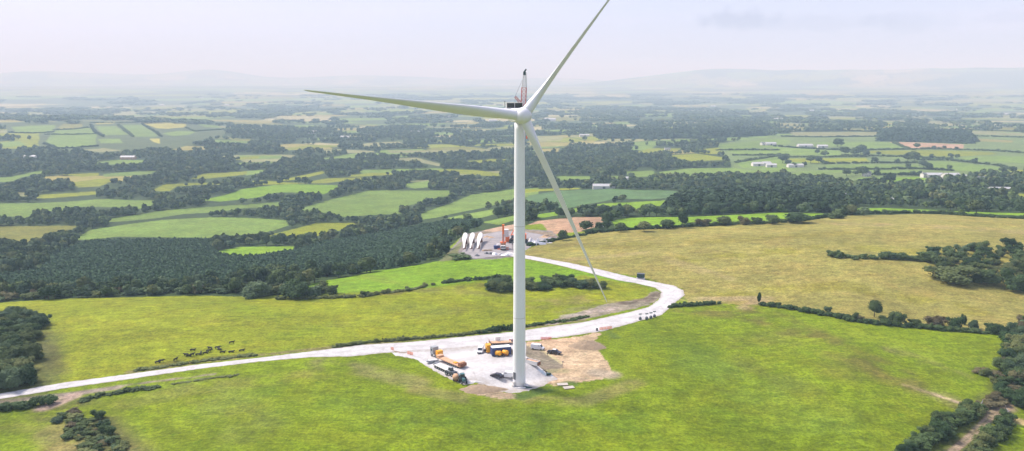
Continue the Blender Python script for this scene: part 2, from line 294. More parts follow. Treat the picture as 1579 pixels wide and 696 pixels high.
brush([(812,531),(838,542),(866,560)], .8, (.42,.38,.2), .9, 2, 3., .0); brush([(850,573),(868,572)], 3, (.22,.22,.1), .7, 2, 3., .1)
paint([(724,598),(745,588),(762,592),(772,604),(800,608),(795,616),(760,614),(735,608)], (.32,.25,.16), 1., 5)
brush([(735,596),(760,604),(790,612)], 2.0, (.22,.17,.1), .6, 6, 3., .1)
brush([(805,612),(850,598),(880,592)], 3.5, (.07,.12,.02), .9, 6, 4., .1)
brush([(920,505),(950,520)], 3, (.09,.14,.02), .8, 6, 4., .1)
brush([(1440,608),(1470,618),(1500,630)], 1.4, (.34,.27,.17), .9, 6, 4., .1); brush([(1395,594),(1440,608)], 1.2, (.25,.2,.1), .7, 6, 4., .2)
brush([(1535,640),(1579,652)], 3, (.34,.25,.12), .9, 6, 4., .1)
LANE = [(1440,720),(1500,670),(1530,640),(1552,625),(1600,606)]
brush(LANE, 2.4, (.15,.15,.04), 1., 6, 4., -.5)
for off in (-5, 5):
    brush([(u+off, v) for u, v in LANE], .7, (.36,.27,.18), 1., 6, 4., -.4)
brush([(1528,636),(1550,628)], 4, (.34,.26,.17), .9, 6, 4., -.2)
brush([(1440,700),(1500,650),(1560,590),(1600,540)], 6, (.09,.085,.035), .5, 6, 4., .2)
brush([(0,490),(40,530),(30,600)], 16, (.07,.075,.03), .8, 6, 6., .0)

def mesh_from(name, co, quads, mats, parent=None, attrs=None, smooth=False, loc=None):
    me = bpy.data.meshes.new(name); co = np.asarray(co, np.float32); quads = np.asarray(quads, np.int32)
    k = quads.shape[1]
    me.vertices.add(len(co)); me.vertices.foreach_set('co', co.ravel())
    me.loops.add(quads.size); me.loops.foreach_set('vertex_index', quads.ravel())
    me.polygons.add(len(quads)); me.polygons.foreach_set('loop_start', np.arange(0, quads.size, k, dtype=np.int32)); me.polygons.foreach_set('loop_total', np.full(len(quads), k, np.int32))
    if smooth: me.polygons.foreach_set('use_smooth', np.ones(len(quads), bool))
    for m in (mats if isinstance(mats, (list, tuple)) else [mats]): me.materials.append(m)
    me.update(calc_edges=True); me.validate()
    o = bpy.data.objects.new(name, me)
    return o
def link(o, parent=None):
    C.objects.link(o)
    if parent: o.parent = parent
    return o
def tag(o, label=None, cat=None, group=None, kind=None):
    if label: o['label'] = label
    if cat: o['category'] = cat
    if group: o['group'] = group
    if kind: o['kind'] = kind
    return o

# ------------------------------------------------------------------ materials
class NT:
    def __init__(s, name):
        s.m = bpy.data.materials.new(name); s.m.use_nodes = True; s.t = s.m.node_tree; s.t.nodes.clear()
        s.out = s.t.nodes.new('ShaderNodeOutputMaterial'); s.b = s.t.nodes.new('ShaderNodeBsdfPrincipled'); s.l(s.b.outputs[0], s.out.inputs['Surface'])
        s.b.inputs['Specular IOR Level'].default_value = .2; s.b.inputs['Roughness'].default_value = .9
    def l(s, a, b): s.t.links.new(a, b)
    def n(s, typ, **k):
        x = s.t.nodes.new(typ)
        for a, v in k.items():
            if a in ('op','bl'): setattr(x, 'operation' if a=='op' else 'blend_type', v)
            else: setattr(x, a, v)
        return x
    def pos(s): return s.n('ShaderNodeNewGeometry').outputs['Position']
    def obj(s): return s.n('ShaderNodeTexCoord').outputs['Object']
    def noise(s, vec, scale, detail=4, rough=.6, mul=None):
        x = s.n('ShaderNodeTexNoise'); x.inputs['Scale'].default_value = scale; x.inputs['Detail'].default_value = detail; x.inputs['Roughness'].default_value = rough
        if mul:
            mp = s.n('ShaderNodeMapping'); mp.inputs['Scale'].default_value = mul; s.l(vec, mp.inputs['Vector']); vec = mp.outputs[0]
        s.l(vec, x.inputs['Vector']); return x.outputs['Fac']
    def ramp(s, fac, a, b, lo, hi):
        x = s.n('ShaderNodeMapRange'); x.clamp = True
        x.inputs[1].default_value = a; x.inputs[2].default_value = b; x.inputs[3].default_value = lo; x.inputs[4].default_value = hi
        s.l(fac, x.inputs[0]); return x.outputs[0]
    def mul(s, a, b, op='MULTIPLY'):
        x = s.n('ShaderNodeMath', op=op); s.l(a, x.inputs[0])
        if hasattr(b, 'is_linked') or hasattr(b, 'links'): s.l(b, x.inputs[1])
        else: x.inputs[1].default_value = b
        return x.outputs[0]
    def vscale(s, col, f):
        x = s.n('ShaderNodeVectorMath', op='SCALE'); s.l(col, x.inputs[0]); s.l(f, x.inputs['Scale']); return x.outputs[0]
    def mix(s, fac, a, b):
        x = s.n('ShaderNodeMix', data_type='RGBA')
        if isinstance(fac, float): x.inputs[0].default_value = fac
        else: s.l(fac, x.inputs[0])
        for i, c in ((6, a), (7, b)):
            if isinstance(c, tuple): x.inputs[i].default_value = (*c, 1)
            else: s.l(c, x.inputs[i])
        return x.outputs[2]
    def bump(s, h, dist, strength=1.):
        x = s.n('ShaderNodeBump'); x.inputs['Distance'].default_value = dist; x.inputs['Strength'].default_value = strength
        s.l(h, x.inputs['Height']); s.l(x.outputs[0], s.b.inputs['Normal'])

def ground_mat():
    s = NT('grass_and_soil'); p = s.pos()
    a = s.n('ShaderNodeAttribute', attribute_name='Col').outputs['Color']
    n1 = s.noise(p, .028, 4, .6); n2 = s.noise(p, .22, 5, .7); n3 = s.noise(p, 1.1, 4, .75); n4 = s.noise(p, .09, 3, .6, (1, 3.2, 1))
    f = s.mul(s.ramp(n1, .35, .65, .85, 1.14), s.ramp(n2, .34, .66, .74, 1.24)); f = s.mul(f, s.ramp(n3, .34, .66, .62, 1.34)); f = s.mul(f, s.ramp(s.noise(p, .30, 4, .7, (.55,1.7,1)), .35, .65, .84, 1.15)); f = s.mul(f, s.ramp(n4, .3, .7, .9, 1.1))
    c = s.vscale(a, f)
    # drier, yellower patches and darker tufts keep the sward uneven
    dry = s.n('ShaderNodeMix', data_type='RGBA', blend_type='MULTIPLY'); dry.inputs[7].default_value = (1.2,1.02,1.1,1); s.l(c, dry.inputs[6]); s.l(s.ramp(s.noise(p, .06, 5, .7), .45, .7, 0, .8), dry.inputs[0])
    tuft = s.n('ShaderNodeMix', data_type='RGBA', blend_type='MULTIPLY'); tuft.inputs[7].default_value = (.62,.78,.7,1); s.l(dry.outputs[2], tuft.inputs[6]); s.l(s.ramp(s.noise(p, .33, 6, .8), 0.57, .66, 0, .95), tuft.inputs[0])
    s.l(tuft.outputs[2], s.b.inputs['Base Color'])
    s.b.inputs['Specular IOR Level'].default_value = .1
    s.bump(n3, .5, .7); return s.m
def leaf_mat(name, lo, hi, alt):
    s = NT(name)
    t = s.n('ShaderNodeAttribute', attribute_name='tint').outputs['Fac']; r = s.n('ShaderNodeObjectInfo').outputs['Random']
    c = s.mix(t, lo, hi); c2 = s.mix(s.ramp(r, .3, 1., 0., .75), c, alt)
    c3 = s.vscale(c2, s.ramp(r, 0, 1, .72, 1.3)); s.l(c3, s.b.inputs['Base Color'])
    return s.m
def plain(name, col, rough=.6, var=.12, scale=1.2, metal=0., spec=.35, dirt=None):
    s = NT(name); p = s.obj(); n = s.noise(p, scale, 5, .65); b = s.mix(.0, col, col)
    c = s.vscale(b, s.ramp(n, .3, .7, 1-var, 1+var*.6))
    if dirt: c = s.mix(s.ramp(s.noise(p, scale*.5, 6, .7), .5, .75, 0, .5), c, dirt)
    s.l(c, s.b.inputs['Base Color']); s.b.inputs['Roughness'].default_value = rough; s.b.inputs['Metallic'].default_value = metal; s.b.inputs['Specular IOR Level'].default_value = spec
    return s.m
MG = ground_mat()
def gravel_mat():
    s = NT('pale_crushed_stone'); p = s.pos()
    n = s.noise(p, .12, 5, .65); n2 = s.noise(p, 1.5, 5, .8); n3 = s.noise(p, .5, 3, .6, (1,.35,1))
    c = s.mix(s.ramp(n, .35, .7, 0, 1), (.54,.525,.515), (.41,.39,.38)); c = s.mix(s.ramp(n3, .55, .75, 0, .55), c, (.34,.31,.29))
    c = s.vscale(c, s.ramp(n2, .3, .7, .82, 1.12)); c = s.vscale(c, s.ramp(s.noise(p, .45, 6, .8), .35, .65, .86, 1.08)); ac = s.n('ShaderNodeAttribute', attribute_name='across').outputs['Fac']
    w = s.mul(s.mul(ac, 12.566), 0., 'ADD'); w = s.mul(w, 0., 'COSINE'); rut = s.mul(s.ramp(w, .2, 1., 0, 1), s.ramp(s.noise(p, .25, 4, .6), .4, .6, .1, .8)); c = s.mix(rut, c, (.36,.34,.33))
    ed = s.mul(s.mul(ac, -.5, 'ADD'), 0., 'ABSOLUTE'); edge = s.mul(s.ramp(ed, .36, .5, 0, 1), s.ramp(s.noise(p, .7, 4, .7), .4, .6, .2, 1)); c = s.mix(edge, c, (.30,.26,.215))
    s.l(c, s.b.inputs['Base Color']); s.bump(n2, .15, .6); return s.m
MGV = gravel_mat()
MGD = plain('dark_gravel', (.30,.27,.27), .95, .3, .6, 0, .1)

# build the sheet
i0 = np.arange(NA)[:,None]*ND; i1 = (np.arange(NA)[:,None]+1) % NA*ND; j = np.arange(ND-1)[None]
# angle list runs -pi .. just below pi, closed by wrapping
q = np.stack([(i0+j).ravel(), (i0+j+1).ravel(), (i1+j+1).ravel(), (i1+j).ravel()], 1)
co = np.stack([VX, VY, VZ], 1); cap = len(co); co = np.vstack([co, [[0,0,-4]]])
g = mesh_from('ground', co, q, MG, smooth=True)
COL = np.vstack([COL, [GR]])
at_ = g.data.attributes.new('Col', 'FLOAT_COLOR', 'POINT'); at_.data.foreach_set('color', np.hstack([COL, np.ones((len(COL),1))]).astype(np.float32).ravel())
bm_fan = None
link(g); tag(g, kind='structure')

def strip(name, U, L, mat, rows, lift, jit=.25, n=500, seed=0):
    """a ruled sheet between two traced edges, laid on the land"""
    def res(p, n):
        w = world_poly(p, 6, False); s = np.r_[0, np.cumsum(np.hypot(*np.diff(w, axis=0).T))]; t = np.linspace(0, s[-1], n)
        return np.stack([np.interp(t, s, w[:,0]), np.interp(t, s, w[:,1])], 1)
    a = res(U, n); b = res(L, n)
    k = np.arange(n)
    a = a+(np.stack([vnoise(k/3., k*0+1., 3+seed), vnoise(k/3., k*0+7., 5+seed)], 1)-.5)*jit*2
    b = b+(np.stack([vnoise(k/3., k*0+13., 3+seed), vnoise(k/3., k*0+19., 5+seed)], 1)-.5)*jit*2
    t = np.linspace(0, 1, rows)[:,None,None]; P_ = a[None]*(1-t)+b[None]*t; x = P_[...,0].ravel(); y = P_[...,1].ravel()
    crown_ = np.sin(np.linspace(0, PI, rows))[:,None].repeat(n,1).ravel()
    z = z_at(x, y)+lift*(.3+.7*np.clip(crown_*4, 0, 1))
    r = np.arange(rows-1)[:,None]*n; c = np.arange(n-1)[None]
    qd = np.stack([(r+c).ravel(), (r+c+n).ravel(), (r+c+n+1).ravel(), (r+c+1).ravel()], 1)
    o = link(mesh_from(name, np.stack([x, y, z], 1), qd, mat, smooth=True)); tag(o, kind='structure')
    av = o.data.attributes.new('across', 'FLOAT', 'POINT'); av.data.foreach_set('value', np.repeat(np.linspace(0, 1, rows), n).astype(np.float32)); return o
RU = [(-60,615),(0,607),(100,590),(200,577),(300,563),(400,552),(480,542),(560,532),(640,527),(700,521),(790,512),(830,506),(900,497),(960,484),(1000,474),(1017,461),(1020,451),(1010,444),(980,437),(950,432),(900,419),(860,409),(815,400),(790,396),(776,392)]
RL = [(-60,626),(0,616),(100,599),(200,585),(300,570),(400,558),(480,551),(540,550),(600,544),(700,538),(800,528),(860,521),(930,511),(980,497),(1020,486),(1040,468),(1056,455),(1053,448),(1040,441),(1010,435),(975,428),(930,417),(880,406),(830,397),(800,392),(784,388)]
strip('gravel_road', RU, RL, MGV, 9, .10, .2, 900)
strip('gravel_pad', [(603,544),(640,541),(700,537),(790,529),(812,528)], [(610,549),(640,554),(668,571),(690,583),(715,594),(735,590),(760,597),(772,604),(790,607),(815,603),(840,594),(852,587),(862,585),(848,584),(834,575),(822,563),(811,552)], MGV, 60, .06, .3, 300, 5)
strip('crane_pad', [(742,362),(770,357),(800,356),(850,364)], [(705,396),(730,399),(760,396),(800,392),(822,379),(850,370)], plain('grey_stone_hardstanding', (.27,.25,.25), .95, .3, .25, 0, .1), 30, .05, .4, 200, 9)
# ------------------------------------------------------------------ foliage
LM = {
 'dark': leaf_mat('dark_leaves', (.020,.045,.016), (.055,.104,.032), (.078,.105,.035)),
 'olive': leaf_mat('olive_leaves', (.038,.062,.020), (.098,.142,.042), (.125,.13,.045)),
 'grey': leaf_mat('grey_green_leaves', (.038,.068,.036), (.088,.142,.068), (.10,.135,.06)),
 'rust': leaf_mat('rusty_leaves', (.06,.05,.028), (.155,.12,.06), (.13,.13,.055)),
 'bright': leaf_mat('light_leaves', (.05,.085,.022), (.11,.16,.04), (.10,.14,.04)),
 'needle': leaf_mat('conifer_needles', (.014,.034,.016), (.036,.072,.028), (.04,.062,.026)),
 'pine': leaf_mat('young_pine_needles', (.026,.055,.028), (.058,.112,.05), (.06,.102,.046)),
}
MB_ = plain('bark', (.10,.08,.06), .95, .25, 3)
def lobes_of(kind, r):
    L = []
    if kind == 'round':
        L.append((0,0,.60,.40,.40,.36))
        for k in range(7):
            a = r.uniform(0, 2*PI); q = r.uniform(.14,.30); s = r.uniform(.15,.25); L.append((q*math.cos(a), q*math.sin(a), r.uniform(.38,.84), s, s, s*.85))
    elif kind == 'tall':
        L.append((0,0,.56,.30,.30,.42))
        for k in range(6):
            a = r.uniform(0, 2*PI); q = r.uniform(.08,.2); s = r.uniform(.13,.2); L.append((q*math.cos(a), q*math.sin(a), r.uniform(.3,.9), s, s, s))
    elif kind == 'bush':
        L.append((0,0,.36,.40,.40,.38))
        for k in range(11):
            a = r.uniform(0, 2*PI); q = r.uniform(.12,.48); s = r.uniform(.12,.27); L.append((q*math.cos(a), q*math.sin(a), r.uniform(.14,.74), s, s*r.uniform(.8,1.2), s*r.uniform(.8,1.3)))
    return L
def quads_at(c, nrm, s, r):
    n = len(c); nrm = nrm/np.linalg.norm(nrm, axis=1)[:,None]; t = r.normal(size=(n,3)); t -= (t*nrm).sum(1)[:,None]*nrm; t /= np.linalg.norm(t, axis=1)[:,None]; b = np.cross(nrm, t)
    s = s[:,None]; e = r.uniform(.7,1.2,(n,1))
    return np.stack([c-t*s-b*s*e*.6, c+t*s*.8-b*s*e, c+t*s+b*s*e*.7, c-t*s*.7+b*s*e], 1).reshape(-1,3)
def crown_arrays(kind, n, leaf, seed):
    r = np.random.default_rng(seed); co = []; tn = []
    if kind in ('cone', 'youngcone'):
        w = .24 if kind == 'cone' else .34
        z = 1-np.sqrt(r.uniform(0,1,n))*.94; a = r.uniform(0,2*PI,n); tier = .75+.35*((z*9) % 1.0); rad = (1-z)*w*1.15*tier*r.uniform(.75,1.1,n)+.01
        c = np.stack([rad*np.cos(a), rad*np.sin(a), z], 1); nr = np.stack([np.cos(a), np.sin(a), np.full(n,.9)], 1)+r.normal(size=(n,3))*.45
        co.append(quads_at(c, nr, leaf*r.uniform(.6,1.2,n)*(.5+.7*(1-z)), r)); tn.append(r.uniform(0,1,n))
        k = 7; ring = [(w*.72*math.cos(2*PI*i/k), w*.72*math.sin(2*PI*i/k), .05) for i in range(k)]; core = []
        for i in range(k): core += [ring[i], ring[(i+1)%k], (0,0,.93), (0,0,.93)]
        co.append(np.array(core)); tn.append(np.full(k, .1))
    else:
        L = lobes_of(kind, random.Random(seed)); vol = np.array([l[3]*l[4] for l in L]); pr = vol/vol.sum(); pick = r.choice(len(L), n, p=pr); A = np.array(L)[pick]
        d = r.normal(size=(n,3)); d /= np.linalg.norm(d, axis=1)[:,None]; d[:,2] = np.where(d[:,2] < -.45, -d[:,2], d[:,2])
        rr = r.uniform(.84,1.16,(n,1)); c = A[:,:3]+d*A[:,3:]*rr; keep = np.ones(n, bool)
        for l in L: keep &= (((c-np.array(l[:3]))/np.array(l[3:]))**2).sum(1) > .62
        keep &= c[:,2] > .02; c = c[keep]; d = d[keep]; m = len(c)
        co.append(quads_at(c, d+r.normal(size=(m,3))*.55+np.array([0,0,.3]), leaf*r.uniform(.6,1.25,m), r)); tn.append(np.clip(r.uniform(0,1,m)*.6+.5*((pick[keep]*.618) % 1.)-.05,0,1))
        for l in L:   # dark inner core that stops the crown being see-through
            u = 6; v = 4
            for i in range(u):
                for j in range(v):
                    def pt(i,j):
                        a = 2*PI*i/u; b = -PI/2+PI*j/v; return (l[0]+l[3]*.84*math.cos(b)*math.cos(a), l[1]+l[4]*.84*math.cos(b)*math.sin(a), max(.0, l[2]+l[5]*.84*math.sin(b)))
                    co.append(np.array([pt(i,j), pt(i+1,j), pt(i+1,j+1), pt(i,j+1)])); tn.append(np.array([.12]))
    return np.vstack(co), np.concatenate(tn)
def leafmesh(name, co, tn, mat):
    q = np.arange(len(co), dtype=np.int32).reshape(-1,4); o = mesh_from(name, co, q, mat)
    me = o.data
    if len(me.polygons) == len(tn):
        a = me.attributes.new('tint', 'FLOAT', 'FACE'); a.data.foreach_set('value', tn.astype(np.float32))
    return o
def trunk_arrays(h=.4, r0=.03):
    co = []; k = 6
    def cone(a, b, ra, rb):
        a = Vector(a); b = Vector(b); ax = (b-a).normalized(); t = ax.orthogonal().normalized(); u = ax.cross(t)
        for i in range(k):
            p, q = 2*PI*i/k, 2*PI*(i+1)/k
            f = lambda c, rr, an: tuple(c+(t*math.cos(an)+u*math.sin(an))*rr)
            co.extend([f(a,ra,p), f(a,ra,q), f(b,rb,q), f(b,rb,p)])
    cone((0,0,-.04),(0,0,h),r0,r0*.7)
    for i in range(4):
        an = i*1.7; cone((0,0,h*.75),(.18*math.cos(an),.18*math.sin(an),h+.22),r0*.5,r0*.15)
    return np.array(co)
LOD = {'H': (2600,.028), 'M': (650,.05), 'L': (90,.13)}
CR = {}
def crown(kind, lod, mat, var):
    key = (kind, lod, mat, var)
    if key not in CR:
        n, lf = LOD[lod]
        if kind in ('cone','youngcone'): n = int(n*.7); lf *= .8
        co, tn = crown_arrays(kind, n, lf, hash((kind, var)) % 1000 if False else sum(map(ord, kind))+var*13)
        CR[key] = leafmesh('crown', co, tn, LM[mat]).data
    return CR[key]
TRK = mesh_from('trunk', trunk_arrays(), np.arange(len(trunk_arrays()), dtype=np.int32).reshape(-1,4), MB_).data
WHOLE = {}
def whole(kind, lod, mat, var):
    """small trees: crown and trunk in one mesh"""
    key = (kind, lod, mat, var)
    if key not in WHOLE:
        n, lf = LOD[lod]; co, tn = crown_arrays(kind, int(n*(.7 if 'cone' in kind else 1)), lf, sum(map(ord, kind))+var*13)
        tr = trunk_arrays(); o = leafmesh('tree', np.vstack([co, tr]), np.concatenate([tn, np.zeros(len(tr)//4)]), LM[mat])
        WHOLE[key] = o.data
        o.data.materials.append(MB_)
        mi = np.zeros(len(o.data.polygons), np.int32); mi[len(co)//4:] = 1
        if len(mi) == (len(co)+len(tr))//4: o.data.polygons.foreach_set('material_index', mi)
    return WHOLE[key]
NAME = {'round':'broadleaf_tree','tall':'broadleaf_tree','bush':'shrub','cone':'conifer_tree','youngcone':'young_conifer'}
CAT = {'round':'tree','tall':'tree','bush':'shrub','cone':'conifer','youngcone':'conifer'}
def plant(x, y, h, wd, kind, mat, label, group, lod='M', parts=False, rng=random):
    z = float(z_at(x, y)); var = rng.randrange(4); nm = NAME[kind]; uu, vv, dp = px(x, y, z)
    if uu < -30 or uu > 1610 or vv > 722: return None
    sc_ = (wd, wd*rng.uniform(.88,1.12), h)
    if parts:
        r = bpy.data.objects.new(nm, None); r.location = (x,y,z); r.rotation_euler = (0,0,rng.uniform(0,6.28)); C.objects.link(r)
        for n_, me in (('crown', crown(kind, lod, mat, var)), ('trunk', TRK)):
            o = bpy.data.objects.new(n_, me); o.scale = sc_ if n_ == 'crown' else (h*.9, h*.9, h); link(o, r)
    else:
        me = crown(kind, lod, mat, var) if kind == 'bush' else whole(kind, lod, mat, var)
        r = bpy.data.objects.new(nm, me); r.location = (x,y,z); r.rotation_euler = (0,0,rng.uniform(0,6.28)); r.scale = sc_; C.objects.link(r)
    tag(r, label, CAT[kind], group); return r
def ptree(u, v, hp, wp, kind, mat, label, group=None, lod='M', parts=True):
    """a tree whose foot stands where the sight line meets the land, hp x wp given in photo pixels"""
    p = hit(u, v)[0]; d = float(px(p[0], p[1], p[2])[2]); k = d/F
    return plant(p[0], p[1], hp*k*1.04, wp*k*(1.15 if kind == 'round' else 1.3 if kind=='tall' else 1.05 if kind == 'bush' else 2.2), kind, mat, label, group, lod, parts)
def scatter_poly(poly, sp, seed, jit=.8):
    w = world_poly(poly, 10) if not isinstance(poly, np.ndarray) else poly
    x0, y0 = w.min(0); x1, y1 = w.max(0); r = np.random.default_rng(seed)
    X, Y = np.meshgrid(np.arange(x0, x1, sp), np.arange(y0, y1, sp)); X = X.ravel()+r.uniform(-.5,.5,X.size)*sp*jit; Y = Y.ravel()+r.uniform(-.5,.5,Y.size)*sp*jit
    m = inside(w, X, Y); return X[m], Y[m]
def along(line, sp, wob=.3, seed=0):
    pl = world_poly(line, 8, False); s = np.r_[0, np.cumsum(np.hypot(*np.diff(pl, axis=0).T))]; n = max(2, int(s[-1]/sp)); t = np.linspace(0, s[-1], n); r = np.random.default_rng(seed)
    return np.interp(t, s, pl[:,0])+r.normal(size=n)*wob, np.interp(t, s, pl[:,1])+r.normal(size=n)*wob
def hedge(line, h, w, label, mat='dark', seed=0, group=None, lod='L', gap=0., sp=None):
    X, Y = along(line, sp or w*.55, w*.14, seed); Z = z_at(X, Y); r = np.random.default_rng(seed+5); co = []; tn = []
    for k in range(len(X)):
        if gap and vnoise(np.array(k/4.), np.array(seed+.5), 3) < gap: continue
        var = int(r.integers(4)); n, lf = LOD[lod]; key = ('arr', lod, var)
        if key not in CR: CR[key] = crown_arrays('bush', int(n*.8), lf, 400+var)
        c, t_ = CR[key]; a = r.uniform(0, 2*PI); s = r.uniform(.75,1.25); hh = h*r.uniform(.65,1.3)
        rx_ = c[:,0]*math.cos(a)-c[:,1]*math.sin(a); ry_ = c[:,0]*math.sin(a)+c[:,1]*math.cos(a)
        co.append(np.stack([X[k]+rx_*w*s, Y[k]+ry_*w*s, Z[k]-.15+c[:,2]*hh], 1)); tn.append(np.clip(t_+r.uniform(-.2,.2), 0, 1))
    co = np.vstack(co); tn = np.concatenate(tn); org = np.array([X[len(X)//2], Y[len(X)//2], Z[len(X)//2]])
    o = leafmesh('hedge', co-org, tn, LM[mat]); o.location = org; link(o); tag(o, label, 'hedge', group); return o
def fill(poly, sp, hr, wr_, kinds, mats, label, group, seed, lod='M', parts=False):
    X, Y = scatter_poly(poly, sp, seed); r = random.Random(seed)
    for x, y in zip(X, Y):
        h = r.uniform(*hr); kd = r.choice(kinds); mt = r.choice(mats)
        plant(x, y, h, h*r.uniform(*wr_), kd, mt, label.replace('%', {'dark':'dark green','olive':'olive green','grey':'grey-green','rust':'rusty brown','bright':'light green','needle':'dark','pine':'grey-green'}[mt]), group, lod, parts, r)

# -- near shrubs and scrub
fill([(-60,498),(0,494),(30,490),(64,500),(68,520),(40,530),(20,550),(0,560),(-60,560)], 4.8, (3.5,5.5), (1.1,1.5), ['bush'], ['grey','olive','dark'], '% shrub in the far half of the thicket left of the near field', 'shrubs of the thicket left of the near field', 1, 'H')
fill([(-60,556),(10,540),(60,545),(66,575),(50,590),(20,600),(-60,605)], 4.9, (4,6.5), (1.1,1.45), ['bush'], ['grey','olive','dark'], '% shrub in the near half of the thicket, just above the gravel road', 'shrubs of the thicket left of the near field', 2, 'H')
hedge([(-50,634),(0,632),(40,628),(75,624)], 2.2, 3.2, 'dark green hedge below the gravel road in the bottom left corner', 'dark', 1, lod='M')
hedge([(130,618),(160,610),(200,603),(240,598)], 1.0, 2.6, 'low green hedge on the lower verge of the gravel road at left', 'olive', 2, gap=.3)
hedge([(255,594),(330,583),(420,572)], .5, 1.5, 'thin broken hedge on the lower verge of the gravel road below the cows', 'olive', 3, gap=.5)
fill([(85,640),(120,632),(150,650),(190,690),(210,720),(150,720),(120,690),(90,665)], 2.9, (.8,1.6), (1.9,3.0), ['bush'], ['olive','rust','olive','grey'], '% low shrub in the brown scrub patch near the bottom left corner', 'low shrubs of the brown scrub at bottom left', 3, 'M')
fill([(140,640),(152,637),(168,665),(180,690),(165,692),(150,665)], 3.4, (1.8,2.8), (1.1,1.4), ['bush'], ['dark','grey'], '% taller shrub on the right edge of the brown scrub patch at bottom left', 'taller shrubs on the edge of the brown scrub', 4, 'M')
hedge([(215,571),(260,565),(320,556),(400,548)], .8, 2.0, 'low brown-green verge hedge between the black cows and the gravel road', 'olive', 5, gap=.2)
hedge([(515,536),(560,529),(640,523),(700,518),(745,513),(790,507)], 1.2, 2.0, 'low dark hedge on the upper side of the widened road left of the tower', 'olive', 6, lod='M')
hedge([(738,514),(765,511),(792,508)], 2.0, 2.6, 'thicker dark clump of hedge just left of the tower above the road', 'dark', 7, lod='M')
hedge([(810,504),(850,498),(880,494),(905,489)], .9, 2.0, 'low olive hedge just right of the tower above the road', 'olive', 8, gap=.2)
hedge([(430,462),(480,461),(560,458),(600,452)], 1.6, 2.6, 'low brown-green hedge below the bright green strip left of centre', 'olive', 9, lod='M')
hedge([(600,452),(640,446),(655,443)], 1.0, 2.0, 'short gappy hedge in the middle of the bright strip lower edge', 'olive', 10, gap=.3)
hedge([(683,437),(715,433),(745,431),(770,428)], 1.6, 2.4, 'dark hedge leading into the shrub clump left of the tower', 'dark', 11)
for u, v, hp, wp in ((563,457,9,14),(596,452,6,10),(630,448,5,12),(655,441,5,8),(668,440,4,8)):
    ptree(u, v, hp, wp, 'bush', 'olive', 'small olive shrub in the gappy hedge along the bright green strip', 'small shrubs of the gappy hedge', 'M', False)
for u, v, hp, wp, mt in ((758,447,16,24,'dark'),(772,450,17,24,'olive'),(786,449,15,20,'dark'),(780,436,12,20,'dark'),(765,440,12,20,'grey')):
    ptree(u, v, hp, wp, 'bush', mt, 'rounded shrub in the dark clump immediately left of the tower', 'shrubs left of the tower', 'H', False)
for u, v, hp, wp, mt in ((820,446,13,26,'olive'),(836,447,12,24,'dark'),(850,440,12,24,'olive'),(865,442,11,22,'dark'),(880,441,12,24,'olive'),(895,443,13,24,'grey'),(908,443,14,20,'olive'),(920,444,11,20,'olive'),(815,436,9,18,'dark'),(842,434,9,18,'dark'),(858,431,9,12,'olive'),(873,433,9,18,'dark')):
    ptree(u, v, hp, wp, 'bush', mt, 'rounded shrub in the dark clump between the tower and the lower blade', 'shrubs right of the tower', 'H', False)
ptree(928,443,5,14,'bush','dark','low dark shrub lying just right of the lower blade below the road',None,'M',False)
hedge([(1034,474),(1060,472),(1090,470),(1108,468)], 1.6, 2.6, 'short dark hedge where the gravel road bends, between green and golden fields', 'dark', 12, lod='M')
for a, b, c in ((0,5,'left third'),(4,9,'middle'),(8,13,'right third')):
    ln = [(1174,471),(1200,474),(1230,479),(1260,484),(1290,490),(1320,496),(1350,500),(1380,503),(1420,506),(1460,510),(1500,513),(1540,516),(1600,519)][a:b+1]
    hedge(ln, 1.9, 2.6, f'{c} of the long dark hedge dividing golden hill and green field', 'dark', 13+a, lod='M')
p = at(1169,471)
ptree(1170,470,17,7,'tall','dark','narrow ivy-covered stump standing at the left end of the long dividing hedge',None,'M',True)
ptree(1348,489,26,20,'round','dark','lone taller tree rising from the long hedge at the foot of the golden hill',None,'H')
for u, v, hp, wp, mt, lb in ((1276,482,11,10,'grey','small grey-green bush at the head of the long dividing hedge'),(1318,494,12,12,'olive','small olive bush just left of the lone hedge tree'),(1325,496,11,12,'rust','rusty bush just left of the lone hedge tree'),
    (1366,499,12,16,'olive','low olive bush right beside the lone hedge tree'),(1383,501,22,22,'dark','big dark bush in the long hedge right of the lone tree'),(1411,504,12,20,'olive','low olive bush between the two big dark bushes of the long hedge'),(1443,504,18,26,'rust','rusty brown bush in the right part of the long hedge'),
    (1472,506,20,24,'dark','dark bush right of the rusty one in the long hedge'),(1486,501,16,8,'dark','narrow dark bush poking above the long hedge'),(1500,508,14,16,'grey','grey-green rounded bush near the right end of the long hedge'),(1530,514,16,22,'dark','dark bush near the right end of the long hedge'),(1548,515,14,22,'dark','last dark bush of the long hedge inside the frame'),(1575,516,18,24,'dark','dark bush at the right picture edge ending the long hedge')):
    ptree(u, v, hp, wp, 'bush', mt, lb, None, 'H', False)
